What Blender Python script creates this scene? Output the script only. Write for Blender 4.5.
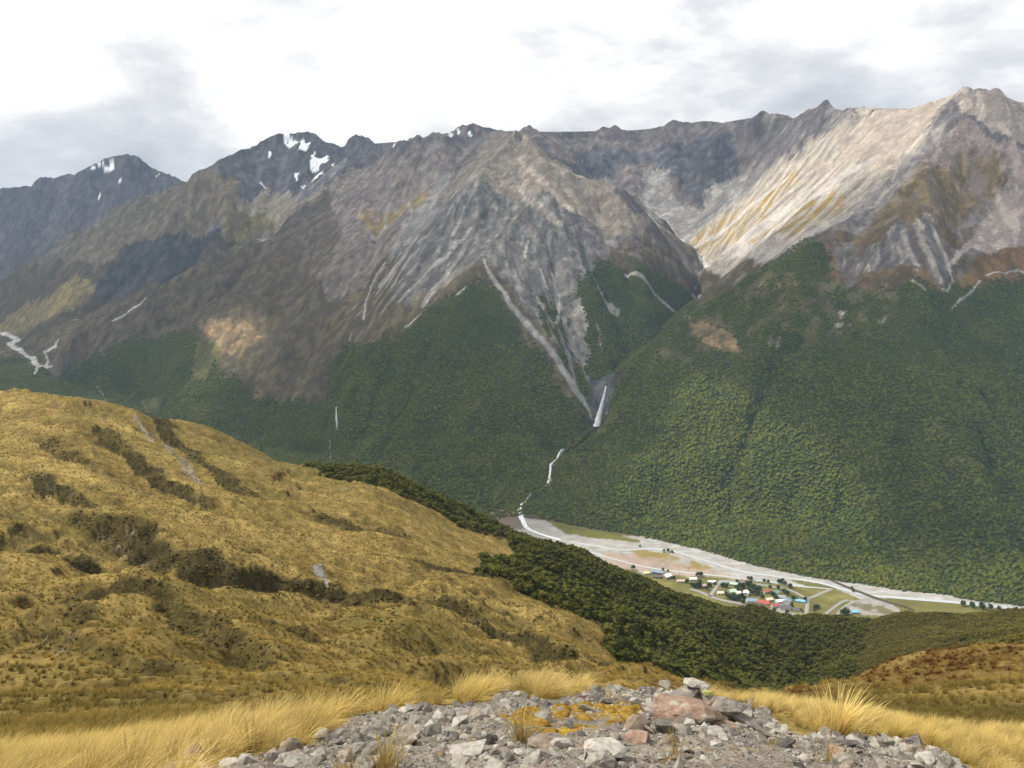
import bpy, bmesh, math, random
import numpy as np
from mathutils import Vector, Matrix, geometry

# ------------------------------------------------------------------ clearing
for o in list(bpy.data.objects):
    bpy.data.objects.remove(o)
SC = bpy.context.scene
COL = SC.collection
R = math.radians
rng = np.random.default_rng(7)
random.seed(7)

# ------------------------------------------------------------------ camera, sky, sun, exposure
F = 804.0
PITCH = R(10.5)
EYE = 1.6
cam = bpy.data.objects.new('camera', bpy.data.cameras.new('camera'))
COL.objects.link(cam)
cam.location = (0, 0, EYE)
cam.rotation_euler = (R(90) - PITCH, 0, 0)
cam.data.sensor_width = 36
cam.data.lens = 36 * F / 1024
cam.data.clip_start = 0.1
cam.data.clip_end = 60000
SC.camera = cam

SUN_EL = R(50)
SUN_AZ = math.atan2(0.14, -0.99)             # azimuth of the sun in the ground plane: left, a little ahead
SDIR = Vector((math.cos(SUN_EL) * math.cos(SUN_AZ), math.cos(SUN_EL) * math.sin(SUN_AZ), math.sin(SUN_EL)))
sun = bpy.data.objects.new('sun', bpy.data.lights.new('sun', 'SUN'))
COL.objects.link(sun)
sun.rotation_euler = SDIR.to_track_quat('Z', 'Y').to_euler()
sun.data.energy = 5.0
sun.data.angle = R(0.6)
sun.data.color = (1.0, 0.93, 0.82)

W = bpy.data.worlds.new('World')
SC.world = W
W.use_nodes = True
nt = W.node_tree
nt.nodes.clear()
def N(nt, t, **k):
    n = nt.nodes.new(t)
    for a, b in k.items():
        setattr(n, a, b)
    return n
def L(nt, a, b): nt.links.new(a, b)
out = N(nt, 'ShaderNodeOutputWorld')
bg = N(nt, 'ShaderNodeBackground')
bg.inputs['Strength'].default_value = 0.1
sky = N(nt, 'ShaderNodeTexSky', sky_type='NISHITA', sun_disc=False)
sky.sun_elevation = SUN_EL
sky.sun_rotation = math.atan2(SDIR.x, SDIR.y)
sky.altitude = 1500
tc = N(nt, 'ShaderNodeTexCoord')
# clouds on a flat layer overhead: project the view direction onto a plane, so they close up towards the horizon
sep = N(nt, 'ShaderNodeSeparateXYZ')
L(nt, tc.outputs['Generated'], sep.inputs[0])
zc = N(nt, 'ShaderNodeMath', operation='ADD'); zc.inputs[1].default_value = 0.16
zm = N(nt, 'ShaderNodeMath', operation='MAXIMUM'); zm.inputs[1].default_value = 0.02
L(nt, sep.outputs['Z'], zm.inputs[0]); L(nt, zm.outputs[0], zc.inputs[0])
dx = N(nt, 'ShaderNodeMath', operation='DIVIDE'); L(nt, sep.outputs['X'], dx.inputs[0]); L(nt, zc.outputs[0], dx.inputs[1])
dy = N(nt, 'ShaderNodeMath', operation='DIVIDE'); L(nt, sep.outputs['Y'], dy.inputs[0]); L(nt, zc.outputs[0], dy.inputs[1])
cmb = N(nt, 'ShaderNodeCombineXYZ'); L(nt, dx.outputs[0], cmb.inputs[0]); L(nt, dy.outputs[0], cmb.inputs[1])
mp = N(nt, 'ShaderNodeMapping'); mp.inputs['Location'].default_value = (0.35, 0.9, 0)
L(nt, cmb.outputs[0], mp.inputs[0])
def noise(nt, vec, scale, detail=8, rough=0.55, dist=0.0):
    n = N(nt, 'ShaderNodeTexNoise')
    n.inputs['Scale'].default_value = scale
    n.inputs['Detail'].default_value = detail
    n.inputs['Roughness'].default_value = rough
    n.inputs['Distortion'].default_value = dist
    if vec is not None: L(nt, vec, n.inputs['Vector'])
    return n
def ramp(nt, fac, stops):
    r = N(nt, 'ShaderNodeValToRGB')
    el = r.color_ramp.elements
    while len(el) < len(stops): el.new(0.5)
    for e, (p, c) in zip(el, stops):
        e.position = p
        e.color = tuple(c) + ((1,) if len(c) == 3 else ())
    L(nt, fac, r.inputs[0])
    return r
def mix(nt, fac, a, b, mode='MIX'):
    m = N(nt, 'ShaderNodeMix', data_type='RGBA', blend_type=mode)
    for sock, v in ((m.inputs[0], fac), (m.inputs[6], a), (m.inputs[7], b)):
        if isinstance(v, (int, float)): sock.default_value = v
        elif isinstance(v, tuple): sock.default_value = v + (1,) if len(v) == 3 else v
        else: L(nt, v, sock)
    return m.outputs[2]
mp.inputs['Location'].default_value = (8.8, 8.1, 0.6); mp.inputs['Scale'].default_value = (1.0, 1.0, 2.3)
nt.links.remove(mp.inputs[0].links[0]); L(nt, tc.outputs['Generated'], mp.inputs[0])
n1 = noise(nt, mp.outputs[0], 5.2, 9, 0.58, 0.2)
n2 = noise(nt, mp.outputs[0], 2.7, 4, 0.5)
cl0 = mix(nt, 0.4, n1.outputs['Fac'], n2.outputs['Fac'])
hb = N(nt, 'ShaderNodeMapRange'); hb.inputs[1].default_value = 0.05; hb.inputs[2].default_value = 0.28; hb.inputs[3].default_value = -0.055; hb.inputs[4].default_value = 0.055
L(nt, sep.outputs['Z'], hb.inputs[0])
cl_ = N(nt, 'ShaderNodeMath', operation='ADD'); L(nt, cl0, cl_.inputs[0]); L(nt, hb.outputs[0], cl_.inputs[1])
cl = cl_.outputs[0]
shade = ramp(nt, cl, [(0.33, (5.9, 6.05, 6.35)), (0.43, (7.7, 7.75, 7.9)), (0.485, (9.7, 9.65, 9.45)), (0.54, (11.8, 11.7, 11.1))])
n3 = noise(nt, mp.outputs[0], 0.8, 6, 0.6)
gap = ramp(nt, n3.outputs['Fac'], [(0.22, (0, 0, 0)), (0.34, (1, 1, 1))])
L(nt, mix(nt, gap.outputs[0], sky.outputs[0], shade.outputs[0]), bg.inputs['Color'])
L(nt, bg.outputs[0], out.inputs['Surface'])

SC.view_settings.view_transform = 'Standard'
SC.view_settings.look = 'None'
SC.view_settings.gamma = 1
SC.view_settings.exposure = 0.15
SC.render.engine = 'CYCLES'
SC.cycles.max_bounces = 5
SC.cycles.volume_bounces = 0
SC.cycles.transparent_max_bounces = 16

# ------------------------------------------------------------------ survey helpers: sight line <-> ground
CT, ST = math.cos(PITCH), math.sin(PITCH)
def ray(px, py):
    """sideways and upward slope of a sight line (per metre ahead)"""
    t = (384.0 - py) / F
    dyy = CT + t * ST
    return (px - 512.0) / F / dyy, (-ST + t * CT) / dyy
def at(px, py, D):
    u, r = ray(px, py)
    return (u * D, D, EYE + r * D)
def atz(px, py, z):
    u, r = ray(px, py)
    D = (z - EYE) / r
    return (u * D, D, z)
def project(X, Y, Z):
    dz = Z - EYE
    dep = Y * CT - dz * ST
    return 512 + F * X / dep, 384 - F * (Y * ST + dz * CT) / dep

# ------------------------------------------------------------------ numeric noise
def _h(ix, iy, s):
    n = (ix.astype(np.int64) * 374761393 + iy.astype(np.int64) * 668265263 + s * 974634777) & 0xffffffff
    n = ((n ^ (n >> 13)) * 1274126177) & 0xffffffff
    n = ((n ^ (n >> 16)) * 2246822519) & 0xffffffff
    return (n ^ (n >> 15)) & 0xffffffff
def perlin(x, y, s=0):
    ix = np.floor(x); iy = np.floor(y)
    fx = x - ix; fy = y - iy
    ux = fx * fx * fx * (fx * (fx * 6 - 15) + 10); uy = fy * fy * fy * (fy * (fy * 6 - 15) + 10)
    def g(dx, dy):
        a = _h(ix + dx, iy + dy, s) * (2 * math.pi / 4294967296.0)
        return np.cos(a) * (fx - dx) + np.sin(a) * (fy - dy)
    a = g(0, 0); b = g(1, 0); c = g(0, 1); d = g(1, 1)
    return ((a + (b - a) * ux) * (1 - uy) + (c + (d - c) * ux) * uy) * 1.5
def fbm(x, y, o=4, s=0, gain=0.5, ridged=False):
    v = 0; a = 1; tot = 0
    for k in range(o):
        n = perlin(x, y, s + k * 17)
        if ridged: n = 1 - 2 * np.abs(n)
        v = v + a * n; tot += a
        a *= gain; x = x * 2.03 + 5.1; y = y * 2.03 - 3.7
    return v / tot
def sstep(a, b, x):
    t = np.clip((x - a) / (b - a), 0, 1)
    return t * t * (3 - 2 * t)
def erosion_noise(x, y, dx, dy, s):
    """stripes that run down the slope (dx, dy = direction across the slope), with derivatives"""
    ix = np.floor(x); iy = np.floor(y); fx = x - ix; fy = y - iy
    va = np.zeros_like(x); vx = np.zeros_like(x); vy = np.zeros_like(x); wt = np.zeros_like(x)
    for i in (-1, 0, 1):
        for j in (-1, 0, 1):
            h = _h(ix + i, iy + j, s)
            ox = (h & 0xffff) / 65536.0 * 0.7 + 0.15; oy = ((h >> 16) & 0xffff) / 65536.0 * 0.7 + 0.15
            px = fx - i - ox; py = fy - j - oy
            w = np.exp(-(px * px + py * py) * 2.2)
            ph = (px * dx + py * dy) * 2 * math.pi
            c = np.cos(ph) * w; sn = -np.sin(ph) * w * 2 * math.pi
            va += c; vx += sn * dx; vy += sn * dy; wt += w
    return va / wt, vx / wt, vy / wt
def erode(X, Y, gx, gy, wave, amp, octaves, s=3, gain=0.48, lac=1.95, stripes=0.8):
    """adds branching gullies to a slope of gradient gx, gy"""
    e = np.zeros_like(X); f = 1.0 / wave
    mag = np.sqrt(gx * gx + gy * gy) + 1e-6
    fade = np.clip(mag / 0.35, 0, 1)
    ggx, ggy = gx.copy(), gy.copy()
    for k in range(octaves):
        m = np.sqrt(ggx * ggx + ggy * ggy) + 1e-6
        dx = -ggy / m * stripes; dy = ggx / m * stripes
        v, vx, vy = erosion_noise(X * f, Y * f, dx, dy, s + 31 * k)
        e += v * amp * fade
        ggx = ggx + vx * amp * f * 0.9; ggy = ggy + vy * amp * f * 0.9
        amp *= gain; f *= lac
    return e

# ------------------------------------------------------------------ far terrain: ridge, gully and foot lines surveyed from the photograph
# every line: points (px, py, distance ahead in metres)
LINES = {
 'skyline_back': [(1200,125,2700),(1100,112,2650),(1024,102,2650),(1000,97,2670),(980,94,2700),(957,91,2750),(945,96,2780),(925,102,2830),(905,108,2900),(880,112,3000),
    (852,112,3150),(845,107,3250),(830,102,3400),(810,107,3500),(790,117,3700),(760,113,3900),(740,118,4000),(722,122,4100),
    (703,120,4200),(684,129,4200),(668,124,4250),(650,128,4300),(625,130,4350),(600,135,4400),(560,131,4300),(540,131,4200),
    (520,134,4000),(497,129,3850),(480,133,3900),(474,128,3930),(468,122,3950),(455,131,4000),(447,136,3950),(438,129,3900),(425,137,3950),(405,140,4000),(392,144,4100),
    (383,152,4200),(370,143,4350),(357,135,4450),(347,141,4550),(337,147,4650),(325,141,4750),(310,133,4800),(297,130,4800),(275,138,4800),(262,150,4750),
    (245,161,4700),(228,165,4650),(215,162,4600),(200,172,4650),(188,181,4750),(152,194,4850),(101,214,4950),(66,237,5000),(46,253,5100),(0,279,5300),(-60,305,5400)],
 'far_left_peak': [(-200,200,6500),(-60,192,6400),(0,188,6300),(30,184,6250),(60,174,6250),(90,167,6200),(105,158,6200),(126,152,6200),(140,156,6200),(155,166,6250),(182,180,6400),(230,190,6700)],
 'far_left_spur': [(126,152,6200),(118,190,5950),(95,225,5700)],
 'far_left_spur2': [(60,174,6250),(30,230,5900),(0,262,5700)],
 'centre_top': [(520,134,4000),(512,134,3600),(515,131,3350)],
 'centre_east': [(515,131,3350),(531,134,3330),(548,156,3270),(569,166,3220),(602,179,3170),(622,190,3130),(632,203,3100),(645,219,3060),(660,246,3020),(680,275,2990),(692,296,2970)],
 'centre_rib_west': [(515,131,3350),(495,155,3300),(470,182,3200),(430,236,3000),(395,288,2850),(362,338,2720),(345,400,2560),(345,462,2400)],
 'centre_rib_mid': [(515,131,3350),(512,180,3150),(500,220,2980),(478,255,2800),(455,300,2650),(452,360,2480),(462,420,2280),(478,470,2110),(492,505,2000)],
 'centre_rib_east': [(531,134,3330),(560,195,3080),(590,250,2870),(588,300,2700),(592,345,2560),(600,380,2450)],
 'gully_scree': [(530,190,3090),(505,235,2880),(480,262,2770),(505,292,2640),(545,340,2490),(575,392,2390),(590,424,2345)],
 'gully_east_face': [(585,195,3120),(612,240,2960),(635,275,2860),(655,305,2770),(668,322,2760)],
 'gully_west': [(455,142,3900),(440,178,3700),(428,207,3500),(402,245,3300),(385,270,3180),(365,318,3000),(345,366,2850),(335,412,2700),(333,462,2520)],
 'spur_west': [(405,140,4000),(385,195,3780),(352,232,3580),(330,268,3420),(308,318,3230),(300,372,3010),(315,415,2830),(322,455,2640)],
 'spur_lit': [(332,183,4050),(300,240,3780),(262,290,3560),(225,332,3380),(195,376,3200),(160,402,3120)],
 'gully_between': [(330,225,3750),(290,290,3480),(262,345,3280),(245,400,3050),(250,440,2880)],
 'ridge_left': [(383,152,4200),(362,165,4130),(332,183,4050),(316,195,4030),(292,209,4000),(266,229,3950),(232,246,3900),(199,266,3850),(149,292,3800),(100,319,3750),(76,334,3720)],
 'stream_left': [(300,190,4450),(280,212,4350),(240,256,4270),(200,284,4170),(150,308,4090),(120,322,4040),(78,339,3960),(55,351,3880)],
 'cirque': [(262,185,4550),(300,186,4500),(335,170,4450)],
 'left_rib': [(228,165,4650),(225,200,4450),(190,250,4350),(130,290,4280),(60,318,4200)],
 'basin_stream': [(655,205,3780),(668,228,3580),(686,240,3420),(700,257,3300),(708,267,3220),(696,282,3110),(699,303,3000),(681,317,2900),(639,346,2650),(612,373,2460),(606,386,2405)],
 'gorge': [(606,386,2405),(597,425,2350),(575,447,2255),(556,455,2180),(549,466,2130),(548,480,2075),(521,504,1992)],
 'basin_wall_foot': [(600,190,3900),(640,200,3820),(672,205,3780),(700,210,3700),(735,178,3760)],
 'right_shoulder': [(957,91,2750),(935,125,2660),(895,172,2560),(855,212,2490),(825,237,2440),(770,270,2400),(720,299,2380),(692,316,2350),(652,352,2300),(622,396,2250),(602,427,2220),(577,448,2165),(556,474,2080),(534,500,1990)],
 'right_scree': [(852,112,3150),(800,180,3120),(750,230,3080),(712,265,3060)],
 'right_summit_rib': [(1000,97,2670),(985,135,2600),(1000,170,2520),(1024,200,2450)],
 'gully_right': [(985,190,2520),(962,240,2340),(945,290,2200),(948,330,2090),(960,385,1930),(980,440,1790),(1005,510,1640),(1030,570,1510)],
 'rib_mid_right': [(935,125,2660),(930,190,2480),(900,240,2340),(880,290,2230),(868,360,2060),(872,430,1900),(885,500,1750),(900,560,1620)],
 'rib_far_right': [(1024,200,2450),(1010,255,2330),(1000,310,2200),(1010,380,2010),(1040,460,1830),(1080,530,1650)],
 'gully_lower': [(812,290,2290),(785,345,2160),(762,395,2040),(742,450,1930),(722,515,1840)],
 'spur_lower': [(720,299,2380),(706,350,2230),(690,410,2080),(660,465,1965),(645,515,1875)],
 'spur_lower2': [(825,237,2440),(835,310,2230),(815,380,2060),(800,450,1920),(795,520,1790)],
}
ZV = -700.0
foot = [(500,511),(532,507),(560,524),(600,531),(640,537),(700,551),(760,569),(800,578),(850,586),(900,594),(960,600),(1024,607),(1100,617),(1250,640)]
LINES_Z = [[atz(x, y, ZV) for x, y in foot]]
# left valley: far foot and river line rise towards the pass
LINES['valley_far_foot'] = [(492,512,1968),(462,505,2010),(400,490,2150),(345,470,2330),(325,462,2500),(250,446,2800),(160,412,3160),(100,396,3400),(60,376,3640),(40,362,3840),(0,330,4700),(-60,320,5000)]
u0 = lambda px, D, z: (px, D, z)
def pxz(px, D, z):            # a hidden point: bearing, distance, height
    return ((px - 512.0) / F / 0.97 * D, D, z)
LINES_Z.append([pxz(1250,1150,ZV), pxz(1024,1230,ZV), pxz(900,1260,ZV), pxz(800,1300,ZV), pxz(700,1330,ZV), pxz(600,1430,ZV), pxz(540,1600,ZV), pxz(480,1740,ZV),
                pxz(400,1900,-695), pxz(320,2080,-690), pxz(200,2450,-680), pxz(100,2850,-665), pxz(20,3300,-640), pxz(-60,3900,-600)])
LOOSE = [pxz(x, 560, z) for x, z in ((-300,-60),(-100,-90),(100,-120),(300,-200),(500,-240),(700,-290),(900,-300),(1100,-300),(1300,-290))]
LOOSE += [pxz(-300,1300,-250), pxz(-100,1400,-330), pxz(60,1300,-380), pxz(200,1300,-430), pxz(350,1150,-450), pxz(500,1000,-460), pxz(640,900,-430), pxz(800,800,-400), pxz(1000,800,-420), pxz(1250,800,-430)]
LOOSE += [pxz(-300,3600,-500), pxz(-300,4600,-450), pxz(-300,5600,-200),
          pxz(60,5350,-330), pxz(150,5350,-250), pxz(230,5400,-100), pxz(300,5500,100), pxz(-60,5600,-360),
          pxz(350,5300,100), pxz(450,5100,100), pxz(600,5300,150), pxz(800,4800,100), pxz(1000,3700,100), pxz(1200,3600,100),
          pxz(60,7500,0), pxz(400,7500,0), pxz(-400,7500,0), pxz(800,7000,0), pxz(1200,6000,0), pxz(1600,4000,0), pxz(1600,2600,350), pxz(1500,1800,-400), pxz(1500,900,-650),
          pxz(-600,3500,-300), pxz(-600,6500,200), pxz(-800,1500,-150), pxz(-800,600,0), pxz(1700,500,-400),
          at(690,160,3950), at(640,165,4000), at(580,160,3900), at(560,175,3700), at(745,150,3850), at(850,165,2800), at(800,215,2750), at(1060,300,2250), at(862,104.5,4300), at(845,135,4300), at(880,135,4300), at(862,132,4120), at(862,135,4480), at(700,150,4650), at(780,150,4350), at(620,155,4800), at(820,140,4050), at(740,145,4500)]

def build_tin():
    pts, edges = [], []
    for ln in [[at(*p) for p in l] for l in LINES.values()] + LINES_Z:
        b = len(pts)
        pts += ln
        edges += [(b + i, b + i + 1) for i in range(len(ln) - 1)]
    pts += LOOSE
    P = np.array(pts)
    v2 = [Vector((p[0], p[1])) for p in P]
    ov, oe, of, og, _, _ = geometry.delaunay_2d_cdt(v2, edges, [], 0, 1.0)
    z = np.zeros(len(ov)); done = np.zeros(len(ov), bool)
    for i, g in enumerate(og):
        if g: z[i] = np.mean([P[k][2] for k in g]); done[i] = True
    Q = np.array([(v.x, v.y) for v in ov])
    # crossings of two lines: take the mean height of the two segments there
    for i in np.where(~done)[0]:
        hs = []
        for a, b in edges:
            A, B = P[a][:2], P[b][:2]
            t = np.dot(Q[i] - A, B - A) / max(np.dot(B - A, B - A), 1e-9)
            if 0 <= t <= 1 and np.linalg.norm(A + t * (B - A) - Q[i]) < 3: hs.append(P[a][2] * (1 - t) + P[b][2] * t)
        z[i] = np.mean(hs) if hs else -300
    return Q, z, of
GX0, GX1, GY0, GY1, GS = -7200.0, 7200.0, 450.0, 7500.0, 9.0
def raster_tin():
    Q, z, tris = build_tin()
    nx = int((GX1 - GX0) / GS) + 1; ny = int((GY1 - GY0) / GS) + 1
    H = np.full((ny, nx), np.nan)
    for t in tris:
        a, b, c = Q[t[0]], Q[t[1]], Q[t[2]]
        x0 = max(int((min(a[0], b[0], c[0]) - GX0) / GS), 0); x1 = min(int((max(a[0], b[0], c[0]) - GX0) / GS) + 2, nx)
        y0 = max(int((min(a[1], b[1], c[1]) - GY0) / GS), 0); y1 = min(int((max(a[1], b[1], c[1]) - GY0) / GS) + 2, ny)
        if x1 <= x0 or y1 <= y0: continue
        X, Y = np.meshgrid(GX0 + np.arange(x0, x1) * GS, GY0 + np.arange(y0, y1) * GS)
        den = (b[1] - c[1]) * (a[0] - c[0]) + (c[0] - b[0]) * (a[1] - c[1])
        if abs(den) < 1e-9: continue
        l1 = ((b[1] - c[1]) * (X - c[0]) + (c[0] - b[0]) * (Y - c[1])) / den
        l2 = ((c[1] - a[1]) * (X - c[0]) + (a[0] - c[0]) * (Y - c[1])) / den
        l3 = 1 - l1 - l2
        m = (l1 >= -1e-6) & (l2 >= -1e-6) & (l3 >= -1e-6)
        sub = H[y0:y1, x0:x1]
        sub[m] = (l1 * z[t[0]] + l2 * z[t[1]] + l3 * z[t[2]])[m]
    H[np.isnan(H)] = -300
    return H
def blur(a, n):
    for _ in range(n):
        p = np.pad(a, 1, mode='edge')
        a = (p[:-2, 1:-1] + 2 * p[1:-1, 1:-1] + p[2:, 1:-1]) / 4
        p = np.pad(a, 1, mode='edge')
        a = (p[1:-1, :-2] + 2 * p[1:-1, 1:-1] + p[1:-1, 2:]) / 4
    return a
HT = blur(raster_tin(), 2)
HB = blur(HT, 60)                      # broad shape: tells the gullies which way is down
GYb, GXb = np.gradient(blur(HT, 10), GS)
def sample(G, X, Y):
    fx = np.clip((X - GX0) / GS, 0, G.shape[1] - 1.001); fy = np.clip((Y - GY0) / GS, 0, G.shape[0] - 1.001)
    ix = fx.astype(int); iy = fy.astype(int); fx -= ix; fy -= iy
    return (G[iy, ix] * (1 - fx) + G[iy, ix + 1] * fx) * (1 - fy) + (G[iy + 1, ix] * (1 - fx) + G[iy + 1, ix + 1] * fx) * fy

# ------------------------------------------------------------------ near slopes: sight-line survey, thin-plate through (bearing, log distance)
NEAR = {
 -250: [(1.2,1120),(2,1000),(4,820),(7,775),(12,742),(20,715),(40,684),(80,640),(130,590),(200,535),(300,470),(420,405),(520,362),(750,395),(1100,440)],
 0:    [(1.2,1100),(2,980),(4,805),(7,768),(12,742),(20,722),(40,697),(80,657),(130,612),(200,562),(300,500),(420,428),(500,391),(700,420),(1100,470)],
 65:   [(4,800),(12,738),(40,693),(130,612),(300,504),(470,399),(600,415)],
 130:  [(1.2,1100),(2,980),(4,795),(7,758),(12,732),(20,716),(40,690),(80,652),(130,612),(200,568),(300,508),(400,452),(480,411),(700,455),(1100,490)],
 215:  [(4,785),(8,727),(40,690),(130,618),(300,520),(420,465),(500,433),(700,480)],
 300:  [(1.2,1100),(2,970),(4,768),(5.2,736),(7,712),(8.2,706),(15,712),(30,702),(60,682),(100,657),(150,628),(220,585),(300,540),(400,493),(500,464),(700,520),(1100,540)],
 380:  [(8,704),(60,686),(150,632),(300,553),(520,472),(700,540)],
 450:  [(1.2,1100),(2,960),(4,765),(5.3,722),(6.5,704),(8,699),(15,712),(30,705),(60,690),(100,668),(150,638),(220,603),(300,568),(420,533),(560,502),(800,565),(1100,580)],
 560:  [(1.2,1100),(2,950),(4,762),(5.5,712),(7,694),(9,693),(15,704),(30,702),(60,692),(100,674),(150,646),(220,615),(300,592),(420,567),(600,545),(850,600),(1100,600)],
 650:  [(1.2,1100),(2,950),(4,765),(5.5,712),(7,695),(12,702),(25,705),(60,703),(100,690),(150,672),(220,648),(300,627),(420,604),(600,579),(850,620)],
 750:  [(1.2,1100),(2,955),(4,768),(5.5,727),(7,712),(10,704),(20,706),(60,707),(120,706),(200,697),(260,684),(350,660),(450,637),(650,607),(850,635),(1100,640)],
 830:  [(1.2,1100),(2,960),(4,772),(5,748),(6.5,732),(9,717),(14,707),(25,699),(45,692),(70,689),(100,693),(180,698),(280,684),(350,669),(430,651),(520,634),(680,619),(880,650)],
 900:  [(1.2,1100),(2,970),(4,785),(5,762),(7,742),(10,729),(16,715),(25,703),(40,691),(60,680),(90,671),(140,668),(220,664),(350,647),(500,630),(650,617),(900,655)],
 1024: [(1.2,1100),(2,980),(4,800),(5,778),(7,758),(10,740),(16,719),(25,699),(40,678),(60,662),(90,648),(130,641),(200,637),(350,629),(500,622),(700,614),(900,655)],
 1300: [(1.2,1100),(2,980),(4,805),(7,760),(16,710),(40,665),(90,632),(200,620),(500,615),(700,612),(900,655)],
}
def tps_fit():
    P, V = [], []
    for px, l in NEAR.items():
        for D, py in l:
            if px >= 450 and D >= 300: py += 3 if px < 700 else (0 if px < 1000 else 1)
            u, r = ray(px, py)
            P.append((u * 3.2, math.log(D))); V.append(r)
    P = np.array(P); V = np.array(V); n = len(P)
    d2 = ((P[:, None] - P[None]) ** 2).sum(-1)
    K = 0.5 * d2 * np.log(d2 + 1e-12) + np.eye(n) * 0.004
    A = np.zeros((n + 3, n + 3)); A[:n, :n] = K; A[:n, n] = 1; A[:n, n + 1:] = P; A[n, :n] = 1; A[n + 1:, :n] = P.T
    return P, np.linalg.solve(A, np.concatenate([V, np.zeros(3)]))
TP, TW = tps_fit()
UG = np.linspace(-0.95, 0.95, 260); LG = np.linspace(math.log(1.0), math.log(1300), 420)
_uu, _ll = np.meshgrid(UG * 3.2, LG)
_acc = TW[len(TP)] + TW[len(TP) + 1] * _uu + TW[len(TP) + 2] * _ll
for (a, b), w in zip(TP, TW):
    d2 = (_uu - a) ** 2 + (_ll - b) ** 2
    _acc += w * 0.5 * d2 * np.log(d2 + 1e-12)
def near_z(U, D):
    fx = np.clip((U + 0.95) / 1.9 * 259, 0, 258.999); fy = np.clip((np.log(D) - LG[0]) / (LG[-1] - LG[0]) * 419, 0, 418.999)
    ix = fx.astype(int); iy = fy.astype(int); fx = fx - ix; fy = fy - iy
    r = (_acc[iy, ix] * (1 - fx) + _acc[iy, ix + 1] * fx) * (1 - fy) + (_acc[iy + 1, ix] * (1 - fx) + _acc[iy + 1, ix + 1] * fx) * fy
    return EYE + r * D
def base_z(X, Y):
    w = sstep(700, 1150, Y)
    zn = near_z(X / Y, np.minimum(Y, 1290)); zf = sample(HT, X, Y)
    return zn * (1 - w) + zf * w

# gullies with steep banks in the tussock basin: foot line (px, py), bank height, width of the gentle side
SCARPS = [
 ([(60,508,2),(85,516,6),(112,524,11),(150,545,13),(185,560,13),(230,569,11),(275,575,9),(320,583,7),(360,588,5),(405,594,4),(460,603,2)], 1.0),
 ([(-30,536,6),(20,538,8),(60,540,8),(95,547,8),(140,557,4)], 1.0),
 ([(60,576,2),(85,584,4),(120,590,5.5),(158,593,6.5),(185,612,7.5),(215,638,7),(245,655,4),(285,664,3),(330,672,2)], 1.0),
 ([(-30,641,2.4),(40,648,3.2),(85,655,3.2),(125,659,2.6),(165,662,3.4),(205,667,3.6),(250,673,3.2),(300,679,2.8),(345,686,2.4),(400,692,2)], 1.0),
 ([(75,418,3),(100,434,6),(120,448,9),(142,467,11),(168,488,9),(200,503,5),(240,515,2)], 1.0),
 ([(10,466,2),(40,482,3.5),(75,499,4),(100,512,3)], 1.0),
 ([(420,590,2),(445,600,4),(490,611,5.5),(530,621,6),(575,639,6),(615,655,5),(650,668,3)], 1.0),
 ([(495,648,3),(530,664,6),(555,674,7),(580,681,7),(605,686,6)], 1.0),
 ([(130,410,2),(160,432,5),(190,456,6),(222,480,6),(255,496,4),(300,508,2)], 1.0),
 ([(235,622,1.5),(275,634,2.4),(310,642,2.4),(360,650,1.5)], 1.0),
 ([(290,585,2),(345,596,3),(395,604,2.5),(430,612,2)], 1.0),
 ([(120,700,0.5),(160,696,0.9),(210,698,1.0),(260,690,1.0),(330,688,0.8)], 0.8),
 ([(280,505,2),(320,518,3),(360,528,3),(410,535,2.5),(460,548,2)], 1.0),
 ([(0,590,1.5),(50,603,2.2),(100,615,2.5),(150,630,2)], 1.0),
 ([(330,620,1.5),(380,632,2),(430,640,2.5),(480,655,2)], 1.0),
 ([(0,430,2),(50,448,3),(100,475,2.5),(130,497,2)], 1.0),
 ([(380,555,2),(430,566,3),(480,575,3),(530,590,2.5)], 1.0),
 ([(0,680,0.6),(60,688,1.0),(120,684,1.0),(180,680,0.8),(240,684,0.7)], 1.0),
]

# ------------------------------------------------------------------ fan-shaped terrain grid (dense where the ground is seen steeply)
RES = 1.0
NU = int(1000 * RES)
U = np.linspace(-0.88, 0.88, NU)
segs = [(1.3, 9, 190), (9, 40, 130), (40, 620, 430), (620, 1300, 70), (1300, 2000, 210), (2000, 3300, 560), (3300, 4900, 300), (4900, 7300, 90)]
rows = []
for a, b, n in segs:
    rows.append(np.exp(np.linspace(math.log(a), math.log(b), int(n * RES), endpoint=False)))
YR = np.concatenate(rows + [[7300.0]])
NR = len(YR)
GY, GU = np.meshgrid(YR, U, indexing='ij')
GX = GU * GY
ZB = base_z(GX, GY)
RB = (ZB - EYE) / GY
RM = np.maximum.accumulate(RB, axis=0)
PXB, PYB = project(GX, GY, ZB)
def hit(px, py, dmin=0.0):
    """first ground point met along a sight line"""
    u, r = ray(px, py)
    c = int(np.clip(round((u + 0.88) / 1.76 * (NU - 1)), 0, NU - 1))
    k0 = int(np.searchsorted(YR, dmin))
    seen = np.maximum.accumulate(RB[k0:, c])
    k = k0 + int(np.searchsorted(seen, r))
    k = min(max(k, 1), NR - 1)
    a, b = RB[k - 1, c], RB[k, c]
    t = np.clip((r - a) / (b - a), 0, 1) if b > a else 0
    D = YR[k - 1] * (1 - t) + YR[k] * t
    return np.array((u * D, D))

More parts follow.
